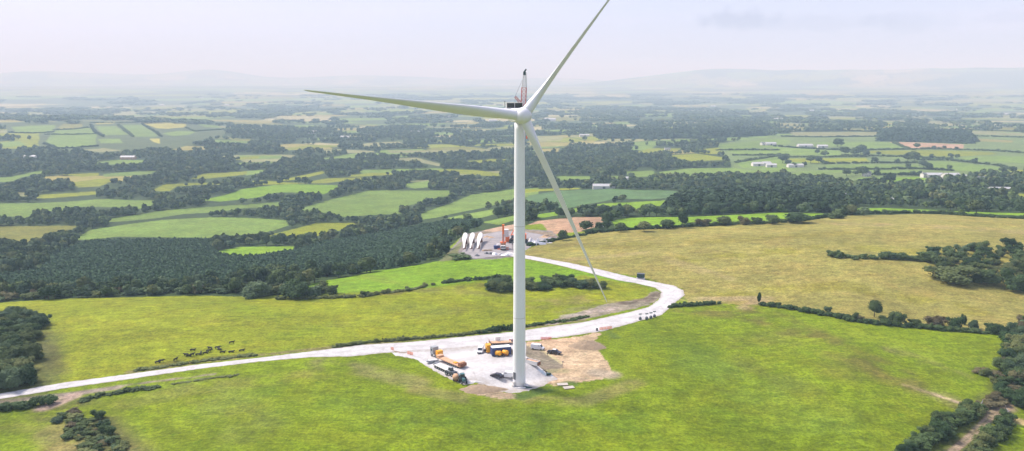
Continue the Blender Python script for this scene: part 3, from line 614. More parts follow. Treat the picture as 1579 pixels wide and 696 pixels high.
# golden hill thicket
hedge([(1283,397),(1310,398),(1345,399),(1385,400),(1415,401)], 2.8, 4.0, 'dark hedge running across the golden hill into the thicket', 'dark', 30, lod='M')
ptree(1371,399,12,18,'bush','grey','grey rounded bush standing above the hedge on the golden hill',None,'M',False)
fill([(1410,390),(1480,386),(1540,382),(1620,380),(1620,404),(1560,402),(1500,396),(1440,400),(1412,402)], 7.0, (2.6,4.6), (1.2,1.6), ['bush'], ['dark','olive','grey'], '% shrub in the back rows of the thicket on the golden hill', 'back shrubs of the golden hill thicket', 31, 'M')
fill([(1430,402),(1500,398),(1560,404),(1620,408),(1620,436),(1560,424),(1490,420),(1440,420)], 6.2, (2.8,4.8), (1.3,1.7), ['bush'], ['olive','dark','olive'], '% shrub in the front rows of the thicket on the golden hill', 'front shrubs of the golden hill thicket', 32, 'H')
for u, v, hp, wp, mt, lb in ((1465,431,24,60,'olive','wide olive mound of shrub at the front left of the golden hill thicket'),(1523,438,25,36,'dark','round dark bush standing free at the front of the golden hill thicket'),(1570,448,30,44,'dark','big round dark bush at the right edge in front of the golden hill thicket'),(1511,388,18,20,'dark','dark tree-like bush on top of the golden hill thicket'),(1554,380,15,16,'dark','small dark tree on the golden slope above the thicket'),(1434,404,16,30,'dark','dark bush where the hill hedge meets the thicket')):
    ptree(u, v, hp, wp, 'bush' , mt, lb, None, 'H', False)
# lane at bottom right
fill([(1568,500),(1620,500),(1620,590),(1590,600),(1560,600),(1545,570),(1560,545)], 3.9, (3.,5.), (1.1,1.5), ['bush'], ['dark','olive','rust','grey'], '% shrub in the thicket at the right edge beyond the farm lane', 'shrubs beyond the farm lane at the right edge', 33, 'H')
fill([(1518,575),(1545,578),(1555,600),(1545,625),(1525,628),(1512,622),(1530,605)], 3.6, (2.,3.6), (1.1,1.5), ['bush'], ['rust','dark','olive'], '% shrub in the overgrown corner left of the farm lane junction', 'shrubs of the corner by the lane junction', 34, 'H')
fill([(1488,634),(1508,630),(1510,640),(1484,656),(1452,674),(1425,690),(1395,708),(1390,694),(1440,664),(1452,648)], 3.1, (2.2,3.6), (1.1,1.5), ['bush'], ['dark','olive','dark','rust'], '% shrub in the row on the near left side of the farm lane', 'shrubs along the left side of the farm lane', 35, 'H')
fill([(1548,645),(1558,652),(1553,668),(1530,688),(1512,708),(1495,712),(1506,694),(1530,666)], 3.1, (2.2,3.4), (1.1,1.4), ['bush'], ['dark','olive','dark'], '% shrub in the row on the right side of the farm lane', 'shrubs along the right side of the farm lane', 36, 'H')
fill([(1552,628),(1562,616),(1600,600),(1600,630),(1565,638)], 3.4, (3.0,4.2), (1.1,1.4), ['bush'], ['dark','olive'], '% shrub behind the small gate at the right edge', 'shrubs behind the small gate', 37, 'H')
hedge([(1385,712),(1440,672),(1488,645),(1508,633)], 2.2, 4.2, 'continuous dark hedge under the shrubs left of the farm lane', 'dark', 61, lod='M')
hedge([(1500,712),(1530,680),(1556,656)], 2.0, 3.6, 'continuous dark hedge under the shrubs right of the farm lane', 'olive', 62, lod='M')
hedge([(1512,575),(1540,582),(1560,600),(1545,618),(1524,630)], 1.8, 4., 'ragged hedge in the overgrown corner above the farm lane', 'rust', 63, lod='M')
hedge([(1560,520),(1556,560),(1566,590),(1600,600)], 2.4, 4.4, 'dark hedge running down the right picture edge', 'dark', 64, lod='M')
# left edge of the near field: scrub in front of the plantation
for (a, b, hp, sp, seed) in ((0,150,14,14,41),(150,330,14,13,42),(330,520,14,14,43)):
    r = random.Random(seed)
    for u in range(a, b, sp):
        v = 466-6*min(1, u/150)+ (0 if u < 420 else -(u-420)*.02); v2 = np.interp(u, [0,100,300,390,520], [466,460,455,457,456])
        ptree(u+r.uniform(-4,4), v2-r.uniform(0,6), r.uniform(9,16), r.uniform(14,26), 'bush', r.choice(['olive','rust','grey','dark']), ['shrub at the plantation edge beyond the far left end of the near field','shrub at the plantation edge above the middle of the left field','shrub at the plantation edge above the right end of the left field'][seed-41], 'scrub in front of the plantation', 'M', False)
ptree(398,458,27,38,'bush','grey','large grey-green rounded bush at the edge of the plantation',None,'H',False)
ptree(454,460,27,42,'bush','dark','large dark rounded bush alone at the corner of the near field',None,'H',False)
ptree(478,460,13,18,'bush','dark','small dark bush touching the large corner bush',None,'M',False)
# second site surroundings
ptree(712,399,8,30,'bush','dark','low dark bush at the left tip of the crane pad',None,'M',False)
hedge([(815,379),(840,375),(870,368),(900,363)], 1.8, 3.2, 'dark hedge on the near side of the crane pad running towards the brown field', 'dark', 44, lod='M')
CREST = [(905,361),(940,357),(985,354),(1020,353),(1060,350),(1100,348),(1140,346),(1180,345),(1230,342),(1262,337),(1300,332),(1345,330),(1400,329),(1450,330),(1500,334),(1560,337),(1640,341)]
for k, (a, b, c) in enumerate(((0,4,'beside the brown field'),(4,8,'along the top of the golden hill, left part'),(8,12,'along the top of the golden hill, middle part'),(12,16,'along the top of the golden hill, right part'))):
    hedge(CREST[a:b+1], 2.3, 3.4, f'dark crest hedge {c}', 'dark', 50+k, lod='M')
for u, v, hp, wp, mt, lb in ((868,371,16,14,'dark','dark tree at the left end of the crest hedge by the crane pad'),(904,357,16,20,'olive','olive round tree on the edge of the brown field'),(925,352,10,14,'dark','dark bush on the brown field edge'),(936,346,14,18,'dark','dark tree behind the brown field edge'),(957,358,14,16,'dark','dark tree in the crest hedge right of the brown field'),
    (993,357,15,22,'olive','olive round tree in the crest hedge under the green field'),(1029,353,14,20,'dark','dark tree in the crest hedge left of the tall one'),(1053,352,24,16,'dark','tallest tree of the crest hedge, dark and upright'),(1084,349,12,18,'rust','rusty bush in the crest hedge'),
    (1116,348,14,22,'olive','olive bush in the crest hedge above the golden hill'),(1148,347,13,16,'rust','rusty round bush in the crest hedge'),(1166,346,12,16,'olive','olive round bush in the crest hedge'),(1191,346,14,20,'dark','dark bush in the crest hedge near its middle'),
    (1229,344,15,40,'dark','broad dark bush clump on the crest of the golden hill'),(1291,337,10,22,'olive','olive bush at the top of the golden hill'),(1369,331,8,14,'dark','small dark bush on the crest hedge right part')):
    ptree(u, v, hp, wp, 'round' if hp > 13 else 'bush', mt, lb, None, 'M', hp > 13)

# -- mid-distance hedgerows of the fields (thin lines)
THIN = [([(1212,243),(1260,243),(1335,242)],'between the two field strips right of the far farm'),([(1195,226),(1250,230),(1300,232),(1338,232)],'under the upper right pasture'),([(1300,241),(1341,241),(1416,243),(1467,246)],'through the right hillside pastures'),
 ([(1272,253),(1341,252),(1420,252)],'below the round tree clumps on the right hillside'),([(1416,247),(1467,248),(1540,256),(1560,262)],'running down the far right hillside'),([(1265,262),(1330,262),(1416,261),(1470,264)],'along the foot of the right hillside'),
 ([(1340,232),(1439,230),(1530,233),(1600,238)],'below the brown field on the right hillside'),([(1340,270),(1425,271),(1440,275)],'above the lowest right pasture'),([(1371,217),(1430,220),(1490,222)],'along the top of the brown field'),([(1205,211),(1260,212),(1352,211)],'below the palest right field'),([(1220,203),(1290,202),(1352,203)],'on the ridge above the palest right field'),
 ([(1378,221),(1398,229),(1410,232)],'down the left side of the brown field'),([(1495,210),(1560,212),(1620,214)],'by the ridge at far right'),([(1497,201),(1560,203),(1620,205)],'on the ridge at far right'),
 ([(1107,232),(1150,232),(1200,232)],'below the ridge fields right of centre'),([(1130,240),(1170,240),(1212,239)],'above the far farm'),([(1135,251),(1200,241),(1215,240)],'beside the far farm'),
 ([(70,208),(110,208),(150,207)],'across the left hill fields'),([(82,201),(110,200),(138,197)],'above the left hill fields'),([(15,205),(50,206),(83,204)],'below the leftmost hill field'),([(182,193),(200,207),(205,211)],'between the two sloping left hill fields'),([(220,192),(243,206),(248,211)],'right of the sloping left hill fields'),
 ([(140,193),(147,205),(160,211)],'left of the sloping left hill fields'),([(140,190),(180,190),(220,189),(290,189)],'on the crest of the left hill'),([(69,222),(90,230),(150,226)],'along the foot of the left hill fields'),([(287,197),(300,203),(345,200)],'at the right end of the left hill')]
for k, (ln, lb) in enumerate(THIN):
    hedge(ln, 4.0, 6.5, 'thin dark hedge line '+lb, 'dark', 100+k, sp=5)
HL = [(1291,227,13),(1303,240,13),(1318,242,14),(1327,240,16),(1335,242,10),(1349,252,9),(1399,249,12),(1410,250,15),(1404,247,12),(1424,259,11),(1432,262,10),(1418,256,9),(1207,252,14),(1250,252,12),(1262,252,9),(1260,238,7),(1271,242,9),(1305,272,11),(1319,271,8),(1330,272,15),(1352,271,9),(1407,272,8),(1418,272,8),(1414,229,8),(1436,245,7),(1466,244,7),(1476,245,7),(1502,253,8),(1400,260,8),(1464,262,7),(1215,255,9),(1225,258,7),(1240,257,7),(1268,254,7),(1355,240,6),(1440,231,6),(1456,230,5),(1475,232,5),(1383,253,7),(1289,224,8),(1297,226,8)]
for k, (u, v, hp) in enumerate(HL):
    ptree(u, v, hp, hp*1.1, 'round', random.choice(['dark','grey','dark']), 'round dark tree standing in the hedged pastures of the right hillside', 'trees of the right hillside pastures', 'M' if hp > 9 else 'L', False)
ptree(1371,284,17,18,'round','dark','big round dark tree on the bright pasture in front of the far right farm',None,'M')

# -- woods: gather every tree point, the largest 280 of a kind become objects, the rest one wood
LIST = []   # x, y, h, w, kindidx(0 round,1 tall,2 cone,3 youngcone)
def addpts(X, Y, h0, h1, asp, kind, seed, hn=True):
    r = np.random.default_rng(seed); n = len(X); h = r.uniform(h0, h1, n)
    if hn: h *= .8+.5*vnoise(X/45, Y/45, seed)
    LIST.append(np.stack([X, Y, h, h*r.uniform(*asp, n), np.full(n, kind), r.uniform(0,1,n)], 1))
allf = [p for p, c in FPOLY]
def notin(X, Y, polys, grow=0):
    m = np.ones(len(X), bool)
    for p in polys: m &= ~inside(p, X, Y)
    return m
wp_ = world_poly(PLANT, 10); wc2 = world_poly(CON2, 10); wc3 = world_poly(CON3, 10); wc4 = world_poly(CON4, 10)
X, Y = scatter_poly(wp_, 2.9, 201); m = notin(X, Y, allf) & ~inside(nh, X, Y); addpts(X[m], Y[m], 3.0, 4.6, (.75,1.05), 3, 201, False)
X, Y = scatter_poly(wc2, 5.2, 202); m = notin(X, Y, allf); addpts(X[m], Y[m], 9, 13, (.9,1.3), 2, 202, False)
X, Y = scatter_poly(wc3, 13, 203); addpts(X, Y, 12, 17, (1.1,1.5), 2, 203)
X, Y = scatter_poly(wc4, 12, 204); addpts(X, Y, 11, 16, (1.1,1.5), 2, 204)
# valley woods and hedgerow trees between the traced fields
r = np.random.default_rng(205)
def polar_pts(d0, d1, sp, seed):
    r = np.random.default_rng(seed); n = int((d1*d1-d0*d0)/2*1.30/(sp*sp)); d = np.sqrt(r.uniform(d0*d0, d1*d1, n)); a = r.uniform(-.66, .66, n); return d*np.sin(a), d*np.cos(a)
sceneless = [wp_, wc2]
def clearance(X, Y, polys, rad):
    m = np.ones(len(X), bool)
    for k in range(6): m &= notin(X+rad*math.cos(k*PI/3), Y+rad*math.sin(k*PI/3), polys)
    return m
for d0, d1, sp, h0, h1, rad, sd_ in ((380,1000,7.2,4.,8.,1.5,206),(1000,1700,9.,5.,9.5,2.5,207),(1700,3000,13.,6,11,4.,208)):
    X, Y = polar_pts(d0, d1, sp, sd_); m = notin(X, Y, [wp_, wc2, wc3, wc4, nh]) & clearance(X, Y, allf, rad)
    low = inside(LZ, X, Y) | inside(LL, X, Y); ffm, _ = far_field(X, Y); m &= ~low & ~ffm
    m &= ~inside(world_poly([(740,350),(860,345),(870,372),(790,384),(690,400),(690,380)], 10), X, Y)
    zz = z_at(X, Y)
    for hh in (.45*h1, .8*h1):
        k = (H-zz)/np.maximum(H-zz-hh, 5.); m &= notin(X*k, Y*k, allf)
    # thin out: open scrubby ground between clumps
    m &= (fbm(X/70, Y/70, 90) > (.30 if d0 < 1700 else .38))
    addpts(X[m], Y[m], h0, h1, (.85,1.25), 0, sd_)
X, Y = polar_pts(3000, 5200, 24, 209); ffm, _ = far_field(X, Y); m = ~ffm & (fbm(X/200, Y/200, 91) > .50); addpts(X[m], Y[m], 9, 14, (2.0,3.0), 0, 209)
X, Y = polar_pts(5200, 9000, 46, 210); ffm, _ = far_field(X, Y); m = ~ffm & (fbm(X/300, Y/300, 92) > .56); addpts(X[m], Y[m], 10, 15, (3.5,5.), 0, 210)
ALL = np.vstack(LIST); Z = z_at(ALL[:,0], ALL[:,1]); U, V, D = px(ALL[:,0], ALL[:,1], Z); SZ = ALL[:,2]/D*F
inview = (U > 5) & (U < 1574) & (V > 5) & (V < 690)
dd = hit(U[:0], V[:0]) if False else None
def region(u, v, kind):
    if kind == 3: return ('young conifer on the near lower edge of the plantation','conifers of the plantation') if u < 420 else ('young conifer on the edge of the plantation near the crane pad','conifers of the plantation')
    if kind == 2: return ('tall dark conifer in the dense block behind the golden hill','conifers of the block behind the golden hill')
    if u < 330: a = 'left part of the valley'
    elif u < 790: a = 'valley between the plantation and the tower'
    elif u < 1040: a = 'valley right of the tower'
    elif u < 1290: a = 'woods behind the golden hill'
    else: a = 'woods before the far right farms'
    b = 'nearer' if v > 300 else 'farther'
    return (f'%s tree of the {b} copses in the {a}', f'{b} trees of the {a}')
TN = ['round','tall','cone','youngcone']; CN = {'dark':'dark green','olive':'olive green','grey':'grey-green','rust':'brownish','bright':'light green'}
single = np.zeros(len(ALL), bool)
for kinds_, cnt in (((0,1),230),((2,),110),((3,),170)):
    idx = np.nonzero(inview & np.isin(ALL[:,4], kinds_))[0]; idx = idx[np.argsort(-SZ[idx])][:cnt]; single[idx] = True
    for i in idx:
        k = int(ALL[i,4]); rr = random.Random(int(i)); kd = TN[k]
        if k == 0: kd = rr.choice(['round','round','tall'])
        mt = rr.choice(['dark','dark','olive','grey']) if k == 0 else ('needle' if k == 2 else 'pine')
        lb, gp = region(U[i], V[i], k)
        if '%s' in lb: lb = lb % CN[mt]
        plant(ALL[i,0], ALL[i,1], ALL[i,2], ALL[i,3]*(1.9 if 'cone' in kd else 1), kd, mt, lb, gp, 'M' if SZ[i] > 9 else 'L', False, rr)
def wood(name, pts, zz, protos, label=None):
    """the rest of a wood as one object: a cloud of points, each carrying a tree"""
    col = bpy.data.collections.new(name+'_kinds')
    for k, me in enumerate(protos):
        o = bpy.data.objects.new(f'{name}_kind_{k:02d}', me); col.objects.link(o)
    me = bpy.data.meshes.new(name); n = len(pts); me.vertices.add(n); me.vertices.foreach_set('co', np.stack([pts[:,0], pts[:,1], zz-.1], 1).astype(np.float32).ravel())
    a = me.attributes.new('size', 'FLOAT_VECTOR', 'POINT'); f = 1.9 if 'con' in name or 'plant' in name else 1
    a.data.foreach_set('vector', np.stack([pts[:,3]*f, pts[:,3]*f, pts[:,2]], 1).astype(np.float32).ravel())
    a = me.attributes.new('spin', 'FLOAT_VECTOR', 'POINT'); a.data.foreach_set('vector', np.stack([np.zeros(n), np.zeros(n), pts[:,5]*6.28*7], 1).astype(np.float32).ravel())
    a = me.attributes.new('pick', 'INT', 'POINT'); a.data.foreach_set('value', (np.floor(pts[:,5]*9973) % len(protos)).astype(np.int32))
    o = bpy.data.objects.new(name, me); link(o); tag(o, label, kind='stuff')
    ng = bpy.data.node_groups.new(name, 'GeometryNodeTree'); ng.interface.new_socket('Geometry', in_out='INPUT', socket_type='NodeSocketGeometry'); ng.interface.new_socket('Geometry', in_out='OUTPUT', socket_type='NodeSocketGeometry')
    N = ng.nodes; Lk = ng.links; gi = N.new('NodeGroupInput'); go = N.new('NodeGroupOutput'); m2p = N.new('GeometryNodeMeshToPoints'); ip = N.new('GeometryNodeInstanceOnPoints'); ci = N.new('GeometryNodeCollectionInfo')
    ci.inputs['Collection'].default_value = col; ci.inputs['Separate Children'].default_value = True; ci.inputs['Reset Children'].default_value = True
    Lk.new(gi.outputs[0], m2p.inputs['Mesh']); Lk.new(m2p.outputs[0], ip.inputs['Points']); Lk.new(ci.outputs[0], ip.inputs['Instance']); ip.inputs['Pick Instance'].default_value = True
    for nm, sock, dt in (('size','Scale','FLOAT_VECTOR'),('spin','Rotation','FLOAT_VECTOR'),('pick','Instance Index','INT')):
        na = N.new('GeometryNodeInputNamedAttribute'); na.data_type = dt; na.inputs['Name'].default_value = nm; Lk.new(na.outputs[0], ip.inputs[sock])
    Lk.new(ip.outputs[0], go.inputs[0]); md = o.modifiers.new('trees', 'NODES'); md.node_group = ng; return o
rest = ~single & (np.abs(np.arctan2(ALL[:,0], ALL[:,1])) < .67)
k0 = ALL[:,4]
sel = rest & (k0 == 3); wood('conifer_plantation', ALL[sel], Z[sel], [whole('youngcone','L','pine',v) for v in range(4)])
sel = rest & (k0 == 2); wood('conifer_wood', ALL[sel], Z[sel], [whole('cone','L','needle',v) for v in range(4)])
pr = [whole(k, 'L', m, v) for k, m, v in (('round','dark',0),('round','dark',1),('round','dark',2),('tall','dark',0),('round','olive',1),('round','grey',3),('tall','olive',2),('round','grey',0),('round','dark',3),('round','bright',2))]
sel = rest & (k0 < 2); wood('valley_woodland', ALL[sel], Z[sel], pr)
print('TREES', len(ALL), single.sum())
# ------------------------------------------------------------------ made things
class MB:
    def __init__(s): s.v = []; s.f = []
    def add(s, v, f):
        k = len(s.v); s.v += [tuple(p) for p in v]; s.f += [tuple(i+k for i in q) for q in f]; return s
    def box(s, x, y, z, sx, sy, sz, top=(1,1), rz=0., ch=0.):
        """box standing on z; top shrinks by factors; rz turns it"""
        v = []
        for zz, kx, ky in ((z,1,1),(z+sz,top[0],top[1])):
            for a, b in ((-1,-1),(1,-1),(1,1),(-1,1)):
                X, Y = a*sx/2*kx, b*sy/2*ky; v.append((x+X*math.cos(rz)-Y*math.sin(rz), y+X*math.sin(rz)+Y*math.cos(rz), zz))
        return s.add(v, [(0,3,2,1),(4,5,6,7),(0,1,5,4),(1,2,6,5),(2,3,7,6),(3,0,4,7)])
    def tube(s, a, b, r, r2=None, n=10, cap=True):
        a = Vector(a); b = Vector(b); r2 = r if r2 is None else r2; ax = (b-a).normalized(); t = ax.orthogonal().normalized(); u = ax.cross(t)
        v = [tuple(a+(t*math.cos(2*PI*i/n)+u*math.sin(2*PI*i/n))*r) for i in range(n)]+[tuple(b+(t*math.cos(2*PI*i/n)+u*math.sin(2*PI*i/n))*r2) for i in range(n)]
        f = [(i,(i+1)%n,n+(i+1)%n,n+i) for i in range(n)]
        if cap: f += [tuple(range(n))[::-1], tuple(range(n,2*n))]
        return s.add(v, f)
    def prism(s, prof, y0, y1, inset=0., zi=1e9):
        """side outline (x,z) pushed from y0 to y1; points above zi lean inwards"""
        n = len(prof); g = lambda z: inset if z > zi else 0.
        v = [(x, y0+g(z), z) for x, z in prof]+[(x, y1-g(z), z) for x, z in prof]
        return s.add(v, [tuple(range(n)), tuple(range(n,2*n))[::-1]]+[(i, n+i, n+(i+1)%n, (i+1)%n) for i in range(n)])
    def rings(s, R, cap=True):
        n = len(R[0]); v = [p for r_ in R for p in r_]; f = [(k*n+i, k*n+(i+1)%n, (k+1)*n+(i+1)%n, (k+1)*n+i) for k in range(len(R)-1) for i in range(n)]
        if cap: f += [tuple(range(n))[::-1], tuple(range((len(R)-1)*n, len(R)*n))]
        return s.add(v, f)
    def build(s, name, mat, parent=None, smooth=False, bevel=0.):
        me = bpy.data.meshes.new(name); me.from_pydata(s.v, [], s.f); me.materials.append(mat)
        bm = bmesh.new(); bm.from_mesh(me); bmesh.ops.recalc_face_normals(bm, faces=bm.faces)
        if bevel: bmesh.ops.bevel(bm, geom=list(bm.edges), offset=bevel, segments=2, affect='EDGES', clamp_overlap=True)
        bm.to_mesh(me); bm.free()
        if smooth: me.polygons.foreach_set('use_smooth', [len(p.vertices) == 4 for p in me.polygons])
        o = bpy.data.objects.new(name, me); return link(o, parent)
def thing(name, loc, rz, label, cat, group=None):
    o = bpy.data.objects.new(name, None); o.location = loc; o.rotation_euler = (0,0,rz); C.objects.link(o); return tag(o, label, cat, group)
def dup(root, loc, rz, label=None):
    r = root.copy(); C.objects.link(r); r.location = loc; r.rotation_euler = (0,0,rz)
    if label: r['label'] = label
    for ch in list(root.children):
        c = ch.copy(); C.objects.link(c); c.parent = r
        for g_ in ch.children: d = g_.copy(); C.objects.link(d); d.parent = c
    return r
M = {
 'tower': plain('turbine_paint', (.80,.79,.81), .45, .05, .12, 0, .4, (.58,.58,.54)), 'blade': plain('blade_gelcoat', (.70,.69,.70), .38, .06, .2, 0, .5, (.58,.56,.53)),
 'white': plain('white_paint', (.72,.72,.72), .4, .06, 1.5, 0, .5, (.55,.52,.48)), 'offw': plain('dusty_white', (.62,.6,.57), .7, .12, 1.2), 'black': plain('black_rubber', (.02,.02,.022), .8, .2, 3),
 'glass': plain('tinted_glass', (.03,.04,.05), .12, .05, 2, 0, .7), 'dgrey': plain('dark_grey_steel', (.10,.105,.12), .6, .2, 2), 'grey': plain('grey_steel', (.30,.31,.32), .55, .15, 2),
 'blue': plain('navy_container_paint', (.035,.06,.18), .5, .2, 1.5, 0, .4, (.10,.09,.10)), 'yellow': plain('yellow_plant_paint', (.80,.36,.02), .5, .15, 1.5, 0, .4, (.5,.25,.05)), 'orange': plain('orange_crane_paint', (.85,.17,.03), .5, .15, 1., 0, .4),
 'peach': plain('dusty_orange_deck', (.55,.33,.20), .85, .25, 1.2, 0, .2, (.45,.38,.30)), 'red': plain('red_lattice_paint', (.58,.12,.09), .5, .15, 1), 'teal': plain('teal_machine_paint', (.06,.14,.15), .5, .25, 2), 'car': plain('dark_car_paint', (.045,.035,.045), .25, .1, 1, .2, .6),
 'wood': plain('weathered_timber', (.34,.27,.20), .9, .25, 1.5), 'tan': plain('tan_timber', (.48,.33,.20), .9, .25, 1.5), 'green': plain('dark_green_paint', (.02,.055,.045), .6, .2, 1.5), 'rust': plain('rusty_steel', (.22,.09,.05), .85, .3, 2),
 'mesh': plain('orange_barrier_plastic', (.80,.22,.08), .7, .15, 3), 'redb': plain('red_barrier_plastic', (.70,.10,.08), .6, .1, 3), 'sheet': plain('pale_plastic_sheet', (.55,.62,.62), .45, .25, 1.5, 0, .5), 'conc': plain('pale_concrete', (.55,.53,.50), .85, .12, .8), 'roof': plain('pale_sheet_roofing', (.42,.42,.41), .6, .15, .3), 'rfd': plain('slate_roofing', (.16,.16,.17), .7, .15, .4), 'wall': plain('rendered_wall', (.62,.59,.55), .9, .1, .4), 'fur': plain('black_hide', (.018,.015,.014), .7, .3, 4), 'rail': plain('galvanised_rail', (.45,.46,.47), .4, .1, 2, .6),
 'soil': plain('dug_earth', (.27,.20,.13), .95, .3, .8), 'fglas': plain('cooler_grille', (.03,.035,.03), .5, .2, 2)}

# ---- wind turbine
TB = (2.1, 222.0, float(z_at(2.1, 222.))+.08)
wt = thing('wind_turbine', TB, 0, 'tall white three-bladed wind turbine standing on the gravel pad in the centre', 'wind turbine')
def circ(r, z, n=40, cx=0, cy=0): return [(cx+r*math.cos(2*PI*i/n), cy+r*math.sin(2*PI*i/n), z) for i in range(n)]
R = []
for z_ in np.linspace(.25, 76.0, 40):
    R.append(circ(1.86-.46*z_/76., z_))
MB().rings(R).build('tower', M['tower'], wt, True)
for z_ in (20.6, 47.2): MB().rings([circ(1.86-.46*z_/76.+.025, z_-.1), circ(1.86-.46*z_/76.+.025, z_+.1)], False).build('section_joint', M['offw'], wt, True)
MB().rings([circ(2.75,-.3,48), circ(2.7,.16,48), circ(2.35,.24,48), circ(1.8,.24,48)]).build('base_collar', M['conc'], wt, True)
d_ = MB().box(-1.35,-1.18,2.3,.9,.3,2.1,rz=-.8).build('door', M['dgrey'], wt)
MB().box(-1.75,-1.5,.25,.8,.7,.5,rz=-.8).box(-1.55,-1.35,.7,.6,.6,.9,rz=-.8).build('entry_steps', M['conc'], wt)
yaw = math.radians(12); fr = Vector((math.sin(yaw), -math.cos(yaw), 0)); hubp = Vector((.05, 0, 78.0))+fr*4.1
nac = thing('nacelle', (0,0,0), 0, None, None)
for k in list(nac.keys()): del nac[k]
bpy.data.objects.remove(nac)
def nring(y, w, h, zc, n=28):
    out = []
    for i in range(n):
        a = 2*PI*i/n; c, s_ = math.cos(a), math.sin(a); out.append((w/2*math.copysign(abs(c)**.45, c), y, zc+h/2*math.copysign(abs(s_)**.45, s_)))
    return out
nc = MB().rings([nring(-2.6,2.6,2.6,0), nring(-2.2,3.2,3.3,.0), nring(-1,3.5,3.7,.05), nring(7.2,3.5,3.7,.1), nring(8.6,3.2,3.4,.15), nring(9.2,2.4,2.6,.2)]).build('nacelle', M['tower'], wt, True)
nc.location = (0,0,77.8); nc.rotation_euler = (0,0,yaw)
cl_ = MB()
for x in (-1.15, 1.15): cl_.box(x, 6.6, 1.95, 2.1, .35, 1.4)
cl_ = cl_.build('cooler', M['fglas'], nc)
fr_ = MB()
for x in (-2.28, 0., 2.28): fr_.box(x, 6.6, 1.9, .12, .45, 1.55)
fr_.box(0, 6.6, 3.42, 4.7, .5, .12); fr_.build('cooler_frame', M['offw'], nc)
MB().box(0, 6.9, 1.86, 5.4, 2.2, .14).build('roof_platform', M['offw'], nc)
MB().tube((-2.6,7.6,1.9),(-2.6,7.6,3.9),.06).tube((-2.9,7.6,3.7),(-2.3,7.6,3.7),.05).build('wind_sensor_mast', M['dgrey'], nc)
tilt = math.radians(4); ax = (fr+Vector((0,0,math.tan(tilt))) ).normalized()
e1 = Vector((math.cos(yaw), math.sin(yaw), 0)); e2 = ax.cross(e1)*-1; e2 = e2 if e2.z > 0 else -e2
def onax(t, r, n=36): return [tuple(hubp+(-ax)*(-t)+(e1*math.cos(2*PI*i/n)+e2*math.sin(2*PI*i/n))*r) for i in range(n)]
MB().rings([onax(-1.9,2.0), onax(-1.2,2.2), onax(-.2,2.3), onax(.8,2.2), onax(1.5,1.9), onax(2.1,1.35), onax(2.4,.7), onax(2.5,.1)]).build('hub', M['blade'], wt, True)
ST_ = [(1.2,2.8,1.0,0),(2.4,2.8,1.,0),(4.5,2.8,.97,0),(7,2.9,.84,.03),(10,3.1,.68,.06),(13,3.15,.56,.08),(17,3.0,.46,.1),(22,2.65,.40,.12),(28,2.2,.34,.12),(35,1.6,.28,.12),(42,1.15,.24,.12),(49,.85,.2,.14),(54,.6,.18,.16),(56.3,.48,.16,.2),(57.2,.18,.16,.2),(57.5,.04,.2,.2)]
TW = {0:14}
def blade_mb(root=True, flat=1., ST_=ST_):
    R = []
    for r_, c, th, off in ST_:
        n = 28; ring = []; tw = math.radians(13*(1-min(1, r_/45))**1.4); blend = min(1, max(0, (r_-3)/9)); flex = 0.
        for i in range(n):
            a = 2*PI*i/n; cx, cy = math.cos(a), math.sin(a)
            x = cx*c/2; y = cy*c*th/2*(1 if blend < .01 else (1-blend*.42*(1-cx)/1.0*.9)); x = x-off*c*(1)*.9
            X = x*math.cos(tw)-y*math.sin(tw); Y = x*math.sin(tw)+y*math.cos(tw); ring.append((X, Y+flex, r_))
        R.append(ring)
    return MB().rings(R)
for k, (ang, pit) in enumerate(((173.0, -40), (51.9, 60), (-65.8, 66))):
    b = blade_mb().build('blade', M['blade'], wt, True); a = math.radians(ang); sp = e1*math.cos(a)+e2*math.sin(a); cd = sp.cross(ax).normalized()
    cd = (Matrix.Rotation(math.radians(pit), 3, sp) @ cd); nrm = sp.cross(cd)
    b.matrix_local = Matrix.Translation(hubp) @ Matrix((cd, nrm, sp)).transposed().to_4x4()

# ---- vehicles
def wheels(root, xs, ys, r=.36, w=.24, rim='grey'):
    for x in xs:
        for y in ys:
            wv = MB().tube((x,y-w/2,r),(x,y+w/2,r),r,n=18).build('wheel', M['black'], root)
            MB().tube((x,y+(w/2+.012)*(1 if y > 0 else -1),r),(x,y+(w/2-.05)*(1 if y > 0 else -1),r),r*.55,n=12).build('rim', M[rim], wv)
def van(p, rz, label, mat='white', group=None):
    t = thing('van', p, rz, label, 'van', group)
    MB().prism([(-2.5,.35),(2.45,.35),(2.5,.85),(1.75,1.15),(1.15,2.05),(-2.35,2.1),(-2.5,1.9)], -.96, .96, .12, 1.3).build('body', M[mat], t, bevel=.05)
    g_ = MB().prism([(1.79,1.2),(1.26,1.98),(1.2,1.95),(1.73,1.17)], -.78, .78, .08, 1.5); g_.build('windscreen', M['glass'], t)
    for s_ in (-1,1): MB().prism([(1.55,1.2),(1.12,1.85),(.35,1.85),(.35,1.2)], s_*.87-.03, s_*.87+.03).build('side_window', M['glass'], t)
    MB().box(-2.5,0,1.3,.06,1.4,.55).build('rear_window', M['glass'], t)
    for s_ in (-1,1): MB().box(2.46,s_*.72,.62,.1,.34,.2).build('headlight', M['offw'], t)
    MB().box(2.52,0,.34,.14,1.85,.24).build('bumper', M['dgrey'], t); wheels(t, (-1.6,1.55), (-.86,.86)); return t
